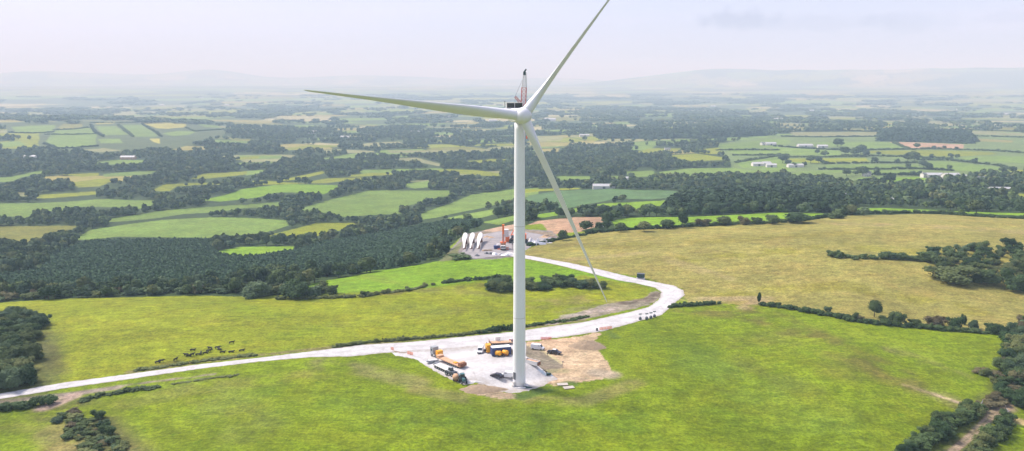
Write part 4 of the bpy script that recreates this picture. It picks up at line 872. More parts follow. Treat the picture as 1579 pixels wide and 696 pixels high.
def pickup(p, rz, label, mat='car'):
    t = thing('pickup_truck', p, rz, label, 'pickup truck')
    MB().prism([(-2.6,.45),(2.55,.45),(2.6,.95),(1.35,1.1),(.75,1.78),(-.75,1.8),(-.95,1.12),(-2.6,1.1)], -.92, .92, .14, 1.2).build('body', M[mat], t, bevel=.04)
    MB().box(-1.78,0,1.105,1.5,1.5,.02).build('cargo_bed', M['black'], t); MB().box(-.05,0,1.79,1.3,1.3,.05).build('roof', M['offw'], t)
    MB().prism([(1.4,1.14),(.82,1.76),(.76,1.74),(1.32,1.12)], -.72, .72, .08, 1.4).build('windscreen', M['glass'], t)
    for s_ in (-1,1): MB().prism([(1.1,1.15),(.7,1.65),(-.65,1.65),(-.8,1.15)], s_*.84-.05, s_*.84+.05).build('side_window', M['glass'], t)
    for s_ in (-1,1): MB().box(2.56,s_*.68,.7,.1,.3,.2).build('headlight', M['offw'], t)
    MB().box(-2.64,0,.45,.12,1.7,.2).build('bumper', M['rail'], t); wheels(t, (-1.65,1.6), (-.82,.82), .4, .26); return t
def car(p, rz, label, mat='car'):
    t = thing('car', p, rz, label, 'car')
    MB().prism([(-2.2,.3),(2.15,.3),(2.25,.7),(1.2,.95),(.45,1.5),(-1.2,1.52),(-1.95,1.05),(-2.25,.9)], -.88, .88, .16, 1.).build('body', M[mat], t, bevel=.05)
    MB().prism([(1.18,.99),(.5,1.47),(.42,1.45),(1.1,.95)], -.68, .68, .06, 1.2).build('windscreen', M['glass'], t); MB().prism([(-1.98,1.08),(-1.3,1.5),(-1.24,1.5),(-1.9,1.04)], -.66, .66, .06, 1.3).build('rear_window', M['glass'], t)
    for s_ in (-1,1): MB().prism([(.95,1.),(.4,1.42),(-1.15,1.44),(-1.6,1.05)], s_*.8-.05, s_*.8+.05).build('side_window', M['glass'], t)
    for s_ in (-1,1): MB().box(2.2,s_*.62,.6,.08,.3,.14).build('headlight', M['offw'], t)
    wheels(t, (-1.35,1.4), (-.8,.8), .33, .22); return t
S = .98
van(at(741,543), math.radians(-95), 'small white van parked alone facing the viewer left of the navy container')
van(at(784,582), math.radians(165), 'white van parked beside the foot of the tower, next to the dark car')
car(at(766,582), math.radians(150), 'dark purple-black car parked left of the white van near the tower foot')
v_ = van(at(829,539), math.radians(-20), 'white van with dark ends parked on the bare soil right of the tower')
pickup(at(855,546), math.radians(-22), 'dark pickup truck parked on the bare soil, rightmost of the vehicles')
# container with its neighbours
def container(p, rz, label, mat, L=6.1, W_=2.44, Hh=2.6):
    t = thing('shipping_container', p, rz, label, 'container'); m = MB(); n = 26
    for s_ in (-1,1):
        for i in range(n): m.box(-L/2+L*(i+.5)/n, s_*(W_/2-.03-(.025 if i % 2 else 0)), .15, L/n, .05, Hh-.3)
    m.box(0,0,.12,L-.1,W_-.16,Hh-.2)
    for sx in (-1,1):
        for i in range(9): m.box(sx*(L/2-.03-(.025 if i % 2 else 0)), -W_/2+W_*(i+.5)/9, .15, .05, W_/9, Hh-.3)
    m.build('body', M[mat], t); f_ = MB()
    for sx in (-1,1):
        for sy in (-1,1): f_.box(sx*(L/2-.06), sy*(W_/2-.06), 0, .16, .16, Hh)
    for sy in (-1,1):
        f_.box(0, sy*(W_/2-.05), 0, L, .12, .16); f_.box(0, sy*(W_/2-.05), Hh-.14, L, .12, .14)
    f_.build('corner_frame', M[mat], t); MB().box(0,0,Hh-.06,L-.1,W_-.1,.09).build('roof', M['white'], t)
    for y in (-.6,.6): MB().tube((L/2+.03,y-.3,.3),(L/2+.03,y-.3,Hh-.3),.03).tube((L/2+.03,y+.3,.3),(L/2+.03,y+.3,Hh-.3),.03).build('door_bar', M['rail'], t)
    return t
container(at(772,546.5), math.radians(14), 'navy blue shipping container with a pale roof left of the tower', 'blue')
t = thing('generator', at(753,543.5), math.radians(14), 'orange-yellow generator cabinet standing at the left end of the navy container', 'generator')
MB().box(0,0,.3,1.5,2.3,2.4).build('cabinet', M['yellow'], t, bevel=.05); MB().box(0,0,0,1.3,2.1,.3).build('skid', M['dgrey'], t); MB().tube((-.4,.5,2.7),(-.4,.5,3.2),.09).build('exhaust_pipe', M['black'], t); MB().box(-.77,-.2,.7,.04,1.2,1.).build('vent_grille', M['black'], t); MB().box(-1.1,.2,.3,.5,.7,.7).build('fuel_box', M['black'], t)
def bowser(p, rz, label, dark):
    t = thing('fuel_bowser', p, rz, label, 'tank trailer'); R = []
    for x, r_ in ((-1.0,.35),(-.92,.62),(-.75,.78),(.75,.78),(.92,.62),(1.0,.35)): R.append([(x, r_*math.cos(2*PI*i/18), 1.15+r_*math.sin(2*PI*i/18)) for i in range(18)])
    MB().rings(R).build('tank', M['yellow'], t, True); MB().box(0,0,.32,2.3,1.2,.12).build('chassis', M['rust' if dark else 'dgrey'], t); wheels(t, (0,), (-.72,.72), .34); MB().tube((1.1,0,.38),(1.9,0,.4),.05).build('drawbar', M['dgrey'], t)
    MB().tube((0,0,1.9),(0,0,2.05),.22).build('filler_cap', M['dgrey'], t)
    if dark: MB().box(.15,-.5,.4,1.5,.5,.7).build('pump_box', M['rust'], t)
    return t
bowser(at(768.5,550), math.radians(-25), 'round yellow tank trailer in front of the navy container, left one', False)
bowser(at(779,549), math.radians(-35), 'yellow tank trailer with a rusty pump box in front of the navy container', True)
t = thing('flatbed_trailer', at(772,531), math.radians(8), 'pale orange flatbed trailer parked behind the navy container', 'trailer')
MB().box(0,0,.8,9,2.4,.2).build('deck', M['peach'], t); wheels(t, (-3.2,-2.2,-1.2,3.4), (-1.05,1.05), .42); MB().box(-4.4,0,1.,.15,2.4,.9).build('headboard', M['rust'], t); MB().box(4.3,0,.9,.5,1.2,.7).build('winch', M['dgrey'], t)
t = thing('white_crate', at(767,528.5)+Vector((0,0,.9)), .3, 'white crate lying on the pale trailer behind the navy container', 'crate'); MB().box(0,0,0,1.8,1.4,1.2).build('box', M['white'], t, bevel=.04); MB().box(0,0,1.2,1.9,1.5,.1).build('lid', M['offw'], t)
t = thing('site_barrier', at(788,528), .2, 'small pink-red barrier right behind the tower on its left side', 'barrier'); MB().box(0,0,.35,1.4,.1,.7).build('panel', M['redb'], t); MB().box(-.6,0,0,.12,.5,.35).build('foot', M['dgrey'], t); MB().box(.6,0,0,.12,.5,.35).build('foot', M['dgrey'], t)
# spoil heap by the container
def heap(name, p, rx, ry, h, mat, label, cat, seed=0, lump=.35, group=None, n=26):
    vs = []; fs = []; q = 9
    for j in range(q):
        rr = j/(q-1)
        for i in range(n):
            a = 2*PI*i/n; k = 1+lump*(vnoise(np.array(math.cos(a)*2.+seed*3+50), np.array(math.sin(a)*2.+50), seed)-.5)*1.4; x = rx*rr*k*math.cos(a); y = ry*rr*k*math.sin(a)
            z = h*(math.cos(rr*PI/2)**1.2)*(1+lump*(float(vnoise(np.array(x*1.3+40), np.array(y*1.3+40), seed+4))-.5)*1.6); w_ = Vector((p[0]+x, p[1]+y, 0)); vs.append((x, y, float(z_at(w_.x, w_.y))-p[2]+z-.12*(j == q-1)))
    for j in range(q-1):
        for i in range(n): fs.append((j*n+i, j*n+(i+1)%n, (j+1)*n+(i+1)%n, (j+1)*n+i))
    o = MB().add(vs, fs).build(name, M[mat], None, True); o.location = p; return tag(o, label, cat, group)
heap('earth_heap', at(787,545), 1.9, 1.6, 1.6, 'soil', 'small heap of earth between the navy container and the tower', 'heap', 1)
heap('earth_heap', at(905,534), 6.5, 4.5, 1.7, 'soil', 'broad mound of dug earth on the soil right of the tower', 'heap', 2)
heap('earth_heap', at(744,601), 7., 3.2, .9, 'soil', 'low brown bank of earth at the front left rim of the gravel pad', 'heap', 3)
# skip, sheet, mats
t = thing('steel_skip', at(820.5,561.5), math.radians(-35), 'long white-grey open skip at the foot of the earth bank right of the tower', 'skip')
b_ = MB()
for y in (-.85,.85): b_.box(0,y,.1,4.6,.1,1.2)
for x in (-2.3,2.3): b_.box(x,0,.1,.1,1.8,1.2)
b_.box(0,0,.05,4.6,1.7,.1).build('shell', M['offw'], t); MB().box(0,0,.5,4.4,1.6,.45).build('load', M['peach'], t); MB().box(2.5,0,.1,.3,1.4,.9).build('tailgate', M['rust'], t)
heap('plastic_sheeting', at(841,578), 2.3, 1.3, .8, 'sheet', 'crumpled pale blue-green sheeting at the lower end of the earth bank', 'sheeting', 5, .9)
t = thing('small_dumper', at(846,579.5), .4, 'tiny dark green machine under the crumpled sheeting by the bank', 'machine'); MB().box(0,0,.3,1.4,.8,.5).build('body', M['green'], t, bevel=.05); wheels(t, (-.5,.5), (-.42,.42), .28, .18)
for (u, v, rz, lb) in ((867.5,593.5,.12,'farther of the two timber mats lying on the grass right of the tower'),(877,598.5,.3,'nearer of the two timber mats lying on the grass right of the tower')):
    t = thing('timber_mat', at(u,v,.05), rz, lb, 'mat', 'timber mats'); 
    for i in range(7): MB().box(0,-.84+i*.28,0.05,3.1,.25,.14).build('board', M['conc' if i % 2 else 'wood'], t)
    MB().box(-1.1,0,-.02,.2,1.9,.08).build('bearer', M['wood'], t); MB().box(1.1,0,-.02,.2,1.9,.08).build('bearer', M['wood'], t)
heap('green_debris', at(811,598), 1.6, .6, .35, 'green', 'strip of dark green netting on the gravel beside the tower foot', 'netting', 7, .9)
# barriers
def barrier(u, v, rz, label, n=3, mat='mesh', grp='orange barriers'):
    t = thing('plastic_barrier', at(u,v), rz, label, 'barrier', grp)
    for i in range(n):
        x = (i-(n-1)/2)*1.25; q_ = MB()
        for z_ in (.25,.55,.9): q_.box(x,0,z_,1.15,.06,.16)
        for a in (-.55,0,.55): q_.box(x+a,0,0,.08,.09,1.05)
        q_.build('panel', M[mat], t); MB().box(x-.5,0,0,.1,.5,.1).build('foot', M['dgrey'], t)
    return t
barrier(934,508.5,.35,'row of orange barriers on the road edge right of the bare soil',4)
barrier(842,524.5,.05,'red barrier on the near edge of the road behind the white van',3,'redb','red barriers')
barrier(632.5,547.5,-.6,'orange barrier at the left corner of the gravel pad, rightmost of its row',2)
barrier(605,540.5,-.5,'small pale orange barrier where the pad meets the road, leftmost of its row',1)
for k, (u, v, lb) in enumerate(((613,543,'short plank lying left in the row of litter at the pad corner'),(621,544.5,'pale plank lying middle in the row of litter at the pad corner'))):
    t = thing('plank_pile', at(u,v), -.3+k*.4, lb, 'planks', 'planks at the pad corner'); MB().box(0,0,.02,2.6,.6,.16).build('plank', M['tan'], t); MB().box(.1,.1,.2,2.2,.4,.12).build('plank', M['conc'], t)
t = thing('marker_post', at(920.5,510.5), 0, 'single dark drum standing on the road left of the orange barriers', 'drum'); MB().tube((0,0,0),(0,0,.9),.38,n=16).build('drum', M['dgrey'], t); MB().tube((0,0,.88),(0,0,.95),.41,n=16).build('rim', M['black'], t)
for u, v, lb in ((844,550,'small dark marker post on the middle of the bank top'),(868,563,'small dark marker post at the lower corner of the bank top')):
    t = thing('marker_post', at(u,v), 0, lb, 'post'); MB().tube((0,0,-.1),(0,0,1.1),.09).build('post', M['wood'], t); MB().box(0,0,.8,.4,.1,.4).build('board', M['dgrey'], t)
# low-loader trailers on the left of the pad
t = thing('low_loader', at(695,562), math.radians(-48), 'orange-decked low-loader trailer on the left edge of the pad', 'trailer')
MB().box(0,0,.95,13.6,2.5,.3).build('deck', M['peach'], t); MB().box(0,0,.7,13.2,.8,.3).build('frame', M['rust'], t); MB().box(6.6,0,1.25,1.8,2.5,1.1,top=(.9,1)).build('rear_ramp', M['rust'], t); MB().box(6.2,0,2.35,.9,2.3,.2).build('ramp_top', M['peach'], t)
wheels(t, (-.5,.6,1.7,2.8,3.9,5.0), (-1.05,1.05), .42, .34); MB().box(2.8,0,1.28,1.2,1.2,.3).build('load_block', M['yellow'], t)
MB().box(-6.3,0,1.25,1.6,2.3,.6).build('gooseneck', M['peach'], t)
t = thing('tractor_unit', at(674.5,551), math.radians(-52), 'grey tractor unit with a yellow box at the head of the orange low-loader', 'truck')
MB().box(-2.0,0,.9,2.2,2.45,2.7,top=(.92,.95)).build('cab', M['grey'], t, bevel=.08); MB().box(-3.12,0,2.1,.06,2.1,1.).build('windscreen', M['glass'], t); MB().box(.9,0,.7,4.2,1.1,.35).build('chassis', M['dgrey'], t)
MB().box(1.0,.2,1.1,1.5,2.3,1.7).build('yellow_box', M['yellow'], t, bevel=.05); wheels(t, (-2.2,.7,1.9), (-1.05,1.05), .5, .34)
for s_ in (-1,1): MB().box(-2.1,s_*1.2,2.1,1.0,.06,.8).build('side_window', M['glass'], t)
t = thing('flatbed_trailer', at(687,572), math.radians(-50), 'white-decked multi-wheel trailer along the grass edge, below the orange one', 'trailer')
MB().box(0,0,.95,11.2,2.5,.22).build('deck', M['offw'], t); MB().box(0,0,.7,11,.9,.26).build('frame', M['dgrey'], t); wheels(t, (-4.8,-3.6,-2.4,-1.2,0.,1.2,2.4,3.6), (-1.1,1.1), .43, .34); MB().box(-5.6,0,.9,.4,2.5,.6).build('headboard', M['grey'], t)
t = thing('small_boat_trailer', at(667,559.5), math.radians(20), 'low grey pointed trailer left of the tractor unit', 'trailer')
MB().prism([(-2.6,.9),(-1.4,.35),(1.8,.35),(2.2,1.0),(-2.2,1.1)], -.9, .9, .1, .8).build('hull', M['grey'], t, bevel=.05); MB().box(.1,0,1.02,3.2,1.3,.12).build('cover', M['offw'], t); wheels(t, (.3,), (-.95,.95), .34)
t = thing('telehandler', at(696,579), math.radians(-40), 'dark grey wheeled loader at the lower end of the white trailer', 'loader')
MB().box(0,0,.8,3.6,1.9,.9).build('body', M['dgrey'], t, bevel=.08); MB().box(-.3,.1,1.65,1.4,1.4,1.1,top=(.8,.85)).build('cab', M['glass'], t); MB().box(-.3,.1,2.76,1.3,1.3,.08).build('cab_roof', M['grey'], t); MB().tube((-1.2,-.7,1.7),(2.6,-.7,1.2),.2).build('boom', M['grey'], t); wheels(t, (-1.3,1.3), (-1.,1.), .62, .42); MB().box(2.9,-.2,.6,.7,1.9,.6,top=(.5,1)).build('bucket', M['grey'], t)
t = thing('cement_mixer', at(703,587.5), math.radians(-60), 'round peach-orange mixer drum between the loader and the dark machine', 'mixer')
R = [[(x, r_*math.cos(2*PI*i/18), 1.4+r_*math.sin(2*PI*i/18)) for i in range(18)] for x, r_ in ((-1.1,.3),(-.85,.85),(-.2,1.15),(.6,.95),(1.2,.5))]
MB().rings(R).build('drum', M['peach'], t, True); MB().box(0,0,.25,2.2,1.1,.3).build('frame', M['rust'], t); wheels(t, (-.3,), (-.8,.8), .36)
t = thing('tractor', at(714,590), math.radians(-70), 'dark teal machine with big wheels at the lower left corner of the pad', 'tractor')
MB().box(.8,0,.9,1.9,.9,.9,top=(.95,.85)).build('bonnet', M['teal'], t, bevel=.05); MB().box(-.7,0,.9,1.5,1.5,.6).build('chassis', M['dgrey'], t); MB().box(-.7,0,1.5,1.4,1.4,1.3,top=(.85,.85)).build('cab', M['glass'], t); MB().box(-.7,0,2.81,1.4,1.4,.1).build('cab_roof', M['teal'], t)
wheels(t, (-.8,), (-1.05,1.05), .82, .5); wheels(t, (1.3,), (-.85,.85), .5, .36); MB().box(-2.2,0,.5,1.2,2.4,1.4,top=(.8,1)).build('rear_implement', M['teal'], t)
heap('gravel_spill', at(727,589), 3.2, .8, .35, 'conc', 'pale ridge of loose gravel right of the dark machine at the pad edge', 'gravel ridge', 11, .8)
# four small light masts by the bend
for k, (u, v, lb) in enumerate(((987,493.5,'leftmost and most isolated'),(997,493,'second from the left'),(1003.5,491.5,'third from the left'),(1009,489.5,'rightmost and farthest'))):
    t = thing('lighting_mast', at(u,v), .2, f'dark round-based lighting mast at the road bend, {lb} of the four', 'light mast', 'four lighting masts on the road bend')
    R = [[(r_*math.cos(2*PI*i/14), r_*math.sin(2*PI*i/14), z_) for i in range(14)] for z_, r_ in ((.1,.45),(.5,.62),(.95,.5),(1.2,.22))]
    MB().rings(R).build('base', M['dgrey'], t, True); MB().tube((0,0,1.2),(0,0,2.1),.06).build('mast', M['white'], t); MB().box(0,0,2.05,1.2,.25,.45).build('lamp_head', M['grey'], t); wheels(t, (0,), (-.5,.5), .3, .16)
t = thing('site_cabin', at(988,430), -.25, 'small dark green cabin on a pale base beside the far stretch of road', 'cabin')
MB().box(0,0,.7,3.4,2.0,1.7).build('body', M['green'], t, bevel=.03); MB().box(0,0,0,3.8,2.4,.35).build('base_slab', M['conc'], t)
for x in (-1.3,1.3): MB().box(x,0,.35,.3,1.8,.35).build('leg', M['grey'], t)
MB().box(0,-1.01,1.,.06,.04,1.3).box(.8,-1.01,1.,.06,.04,1.3).build('door_seam', M['dgrey'], t); MB().box(0,0,2.4,3.5,2.1,.06).build('roof', M['dgrey'], t)

# ---- second site
def parked_blade(u0, v0, u1, v1, label):
    a = at(u0, v0); b = at(u1, v1); d = (b-a); L = 42.; hd = math.atan2(d.y, d.x); t = thing('rotor_blade', a, hd-PI/2, label, 'rotor blade', 'three rotor blades laid out on stands')
    o = blade_mb(ST_=[(1.5,1.9,1.,0),(2.5,2.6,.9,0),(5,3.0,.7,0),(9,3.3,.5,.02),(14,3.2,.36,.06),(20,2.7,.3,.1),(27,2.1,.26,.13),(35,1.55,.24,.14),(44,1.15,.22,.14),(52,.85,.2,.14),(56.5,.7,.2,.14),(57.3,.5,.2,.14)]).build('shell', M['offw'], t, True)
    o.scale = (1,1,1)
    # tip towards the viewer, root away; wide side up
    o.matrix_local = Matrix.Translation((0, L, 1.9)) @ Matrix.Diagonal((1, L/57.5, 1, 1)) @ Matrix.Rotation(PI/2, 4, 'X') @ Matrix.Rotation(math.radians(4), 4, 'Z')
    for y_, w_ in ((L*.25, 1.6),(L*.86, 2.6)):
        zz = float(z_at(*(a+Matrix.Rotation(hd-PI/2, 3, 'Z') @ Vector((0,y_,0))).xy))-a.z
        MB().box(0,y_,zz-.1,w_,.8,2.3-zz-.6,top=(.8,.7)).build('stand', M['rust'], t)
    return t
parked_blade(715.5,388.5,721,361,'leftmost of the three white rotor blades laid out on the far pad')
parked_blade(725.5,388.5,733,361,'middle one of the three white rotor blades laid out on the far pad')
parked_blade(736.5,388.5,745.5,361,'rightmost of the three white rotor blades laid out on the far pad')
p = at(776,384.5)
t = thing('mobile_crane', p, -PI/2, 'orange mobile crane with its short boom upright on the far pad', 'crane')
MB().box(0,0,.8,9.,2.7,.9).build('carrier', M['dgrey'], t, bevel=.05); MB().box(4.,0,1.2,1.8,2.7,1.6,top=(.9,.95)).build('driver_cab', M['offw'], t, bevel=.05); MB().box(4.93,0,1.9,.06,2.3,.7).build('windscreen', M['glass'], t); wheels(t, (-3.4,-1.9,1.4,2.9), (-1.2,1.2), .6, .45)
for x in (-2.6,2.2): MB().box(x,0,.35,.5,6.2,.3).build('outrigger', M['orange'], t)
MB().box(-1.2,0,1.75,4.2,2.6,1.7).build('superstructure', M['peach'], t, bevel=.06); MB().box(-3.2,0,1.9,1.2,2.8,1.5).build('counterweight', M['offw'], t); MB().box(0,0,3.45,2.4,3.2,.7).build('turntable_guard', M['orange'], t)
MB().box(-.2,0,3.4,1.15,1.15,9.6,top=(.85,.85)).build('boom', M['orange'], t); MB().box(-.2,0,13.,1.5,1.3,.6).build('boom_head', M['orange'], t); MB().tube((1.2,0,2.4),(.3,0,8.5),.2).build('luffing_ram', M['grey'], t)
# big lattice crane
p = at(799,374); top_v = Vector(ray(809,112)); dd_ = (p.y+2)/top_v.y; top = Vector((top_v.x*dd_, p.y+2, H+top_v.z*dd_))
t = thing('lattice_crane', p, 0, 'very tall red and white lattice boom crane standing behind the turbine tower', 'crane')
MB().box(0,0,.9,9.,4.2,1.3).build('carrier', M['black'], t, bevel=.06); MB().box(0,0,2.25,7.4,3.6,2.2).build('superstructure', M['orange'], t, bevel=.06); MB().box(-7.2,1.5,3.2,3.4,3.2,4.2).build('white_engine_house', M['offw'], t, bevel=.05); MB().box(-6.2,1.5,.3,2.4,2.4,2.9).build('support_frame', M['orange'], t)
MB().box(-3.2,-1.4,2.6,1.6,1.5,1.9,top=(.9,.9)).build('operator_cab', M['glass'], t); MB().box(3.6,0,2.4,2.2,4.4,2.6).build('counterweight', M['orange'], t)
for x in (-4.6,4.6):
    MB().box(x,0,.1,1.3,7.,1.2).build('crawler_track', M['black'], t, bevel=.08)
tl = top-p; base = Vector((0,0,3.6))
def lattice(a, b, w0, w1, bays, r_, wm=None):
    ax_ = (b-a); L = ax_.length; z_ = ax_.normalized(); x_ = Vector((1,0,0)); x_ = (x_-z_*x_.dot(z_)).normalized(); y_ = z_.cross(x_); m = MB(); pr_ = None
    for i in range(bays+1):
        f = i/bays; w = (w0+(w1-w0)*f)/2
        c = [a+ax_*f+x_*sx*w+y_*sy*w for sx, sy in ((-1,-1),(1,-1),(1,1),(-1,1))]
        if pr_:
            for k in range(4): m.tube(pr_[k], c[k], r_, n=5, cap=False); m.tube(pr_[k], c[(k+1)%4] if i % 2 else c[(k-1)%4], r_*.55, n=4, cap=False); m.tube(c[k], c[(k+1)%4], r_*.5, n=4, cap=False)
        pr_ = c
    return m
def lerp(f): return base+(tl-base)*f
lattice(lerp(0), lerp(.91), 3.0, 2.5, 38, .24).build('lower_boom', M['red'], t); lattice(lerp(.91), lerp(.985), 2.4, 1.4, 6, .2).build('upper_boom', M['offw'], t)
hd_ = MB(); q_ = lerp(.985); hd_.box(q_.x, q_.y, q_.z, 1.6, 1.6, 1.7).tube(q_+Vector((-.3,0,1.5)), q_+Vector((.9,0,3.2)), .45).build('boom_head', M['green'], t)
j0 = lerp(.80); j1 = j0+Vector((-4.6,0,5.2)); lattice(j0, j1, 1.4, .9, 5, .17).build('derrick_strut', M['red'], t)
MB().tube(j1, q_, .07, n=5).tube(j1, lerp(.1)+Vector((-5,0,0)), .05, n=5).build('stay_rope', M['dgrey'], t)
MB().tube(q_+Vector((1.2,0,1)), lerp(.62)+Vector((2.6,0,0)), .06, n=5).build('hoist_rope', M['dgrey'], t); h_ = lerp(.62)+Vector((2.6,0,0)); MB().box(h_.x,h_.y,h_.z-1.6,.8,.6,1.6).build('hook_block', M['orange'], t)
for k in range(2):
    x = -4.2+k*1.8; MB().tube((x,-2,4.4),(x+2.2,-2,8.6),.28).tube((x+2.2,-2,8.6),(x+2.4,-2,4.4),.22).build('back_mast', M['orange'], t)
t = thing('blue_cabin', at(766,384), .2, 'small blue and white cabin left of the orange mobile crane', 'cabin'); MB().box(0,0,.3,3.2,2.2,1.6).build('body', M['blue'], t, bevel=.04); MB().box(.9,0,1.95,1.8,1.8,.7,top=(.8,.8)).build('cover', M['white'], t); MB().box(0,0,0,2.8,1.8,.3).build('skid', M['dgrey'], t)
t = thing('timber_stack', at(751,387), .1, 'stack of tan timber between the right rotor blade and the blue cabin', 'timber stack')
for i in range(4): MB().box(0,-.6+i*.4,.1,5.4,.34,.3).build('beam', M['tan'], t)
for i in range(3): MB().box(.3,-.4+i*.4,.42,4.2,.34,.3).build('beam', M['wood'], t)
for k, (u, v, lb) in enumerate(((750,366,'small tan heap behind the right rotor blade'),(757,367,'flat tan heap behind and right of the rotor blades'))): heap('sand_heap', at(u,v), 2.2, 1.6, .9, 'tan', lb, 'heap', 20+k)
for k, (u, v, rx_, mt, lb) in enumerate(((750,391.5,1.6,'dgrey','leftmost dark boulder heap on the near rim of the far pad'),(757,392,1.5,'dgrey','second dark boulder heap on the near rim of the far pad'),(764,392.5,2.6,'white','leftmost white stone heap on the near rim of the far pad'),(773,393,2.2,'conc','middle pale stone heap on the near rim of the far pad'),(783,394,2.8,'white','rightmost white stone heap on the rim, next to the tower'),
    (736,395,1.8,'dgrey','low dark heap below the right rotor blade'))): heap('stone_heap', at(u,v), rx_, 1.3, 1.0, mt, lb, 'heap', 30+k, .9)
for k, (u, v, rx_, h_, mt, lb) in enumerate(((826,377,4.2,2.2,'white','larger white heap of covered stone just right of the tower on the far pad'),(837,375,4.4,1.7,'conc','broad pale heap on the right end of the far pad'),(818,373,2.,1.6,'white','small white heap nearest the tower on the far pad'),(843,366,3.4,1.2,'tan','tan earth heap at the right rim of the far pad'))): heap('stone_heap', at(u,v), rx_, 2.4, h_, mt, lb, 'heap', 40+k, .9)
t = thing('small_trailer', at(813,372), .3, 'small rusty trailer right of the tower on the far pad', 'trailer'); MB().box(0,0,.6,4.,2.,.3).build('deck', M['rust'], t); MB().box(-.6,0,.9,2.,1.6,1.1).build('load_box', M['grey'], t); wheels(t, (-.5,.5), (-.9,.9), .4)
van(at(709.5,399.5), math.radians(-100), 'tiny white van at the lower left tip of the far pad')
t = thing('sign_post', at(790,386), 0, 'dark upright post at the left edge of the tower by the far pad', 'post'); MB().tube((0,0,-.2),(0,0,4.2),.16).build('post', M['wood'], t); MB().box(0,0,3.,.7,.12,1.2).build('board', M['dgrey'], t)
van(at(934,350), .3, 'tiny white van parked among the dark trees beside the brown field')

for o in list(C.objects):
    if o.type == 'EMPTY' and o.parent is None and o.get('category') in ('van','car','pickup truck','trailer','truck','loader','mixer','tractor'): o.scale = (.88,.88,.88)
# ---- farms
def barn(u, v, L, W_, hw, rz, label, roof='roof', wall='wall', cat='barn', hr=None, group=None, doors=1):
    p = at(u, v); t = thing('farm_building' if cat != 'house' else 'farmhouse', p, rz, label, cat, group); hr = hr or W_*.22
    MB().box(0,0,-1.5,L,W_,hw+1.5).prism([(0,0)]*0+[(-L/2,hw),(L/2,hw),(L/2,hw)], 0, 0) if False else None
    m = MB().box(0,0,-1.5,L,W_,hw+1.5); m.add([(-L/2,-W_/2,hw),(-L/2,W_/2,hw),(-L/2,0,hw+hr),(L/2,-W_/2,hw),(L/2,W_/2,hw),(L/2,0,hw+hr)], [(0,1,2),(3,5,4)]); m.build('wall', M[wall], t)
    r = MB(); o_ = .4
    for s_ in (-1,1):
        a = (s_*(W_/2+o_), hw-o_*hr/(W_/2)); r.add([(-L/2-o_,a[0],a[1]),(L/2+o_,a[0],a[1]),(L/2+o_,0,hw+hr+.02),(-L/2-o_,0,hw+hr+.02),(-L/2-o_,a[0],a[1]+.18),(L/2+o_,a[0],a[1]+.18),(L/2+o_,0,hw+hr+.2),(-L/2-o_,0,hw+hr+.2)], [(0,1,2,3),(4,5,6,7),(0,1,5,4),(1,2,6,5),(2,3,7,6),(3,0,4,7)])
    rf = r.build('roof', M[roof], t)
    if cat == 'house':
        MB().box(-L/2+.6,0,hw+hr-.6,.8,.8,1.8).build('chimney', M['wall'], rf)
        for x in (-L*.3, L*.3):
            for z_ in ((.9,3.3) if hw > 4.5 else (.9,)): MB().box(x,-W_/2-.02,z_,1.1,.08,1.2).build('window', M['glass'], t)
        MB().box(0,-W_/2-.02,0,1.,.08,2.1).build('door', M['dgrey'], t)
    else:
        for k in range(doors): MB().box((k-(doors-1)/2)*L/doors*.8,-W_/2-.03,0,3.4,.08,min(3.4,hw*.85)).build('door', M['dgrey'], t)
    return t
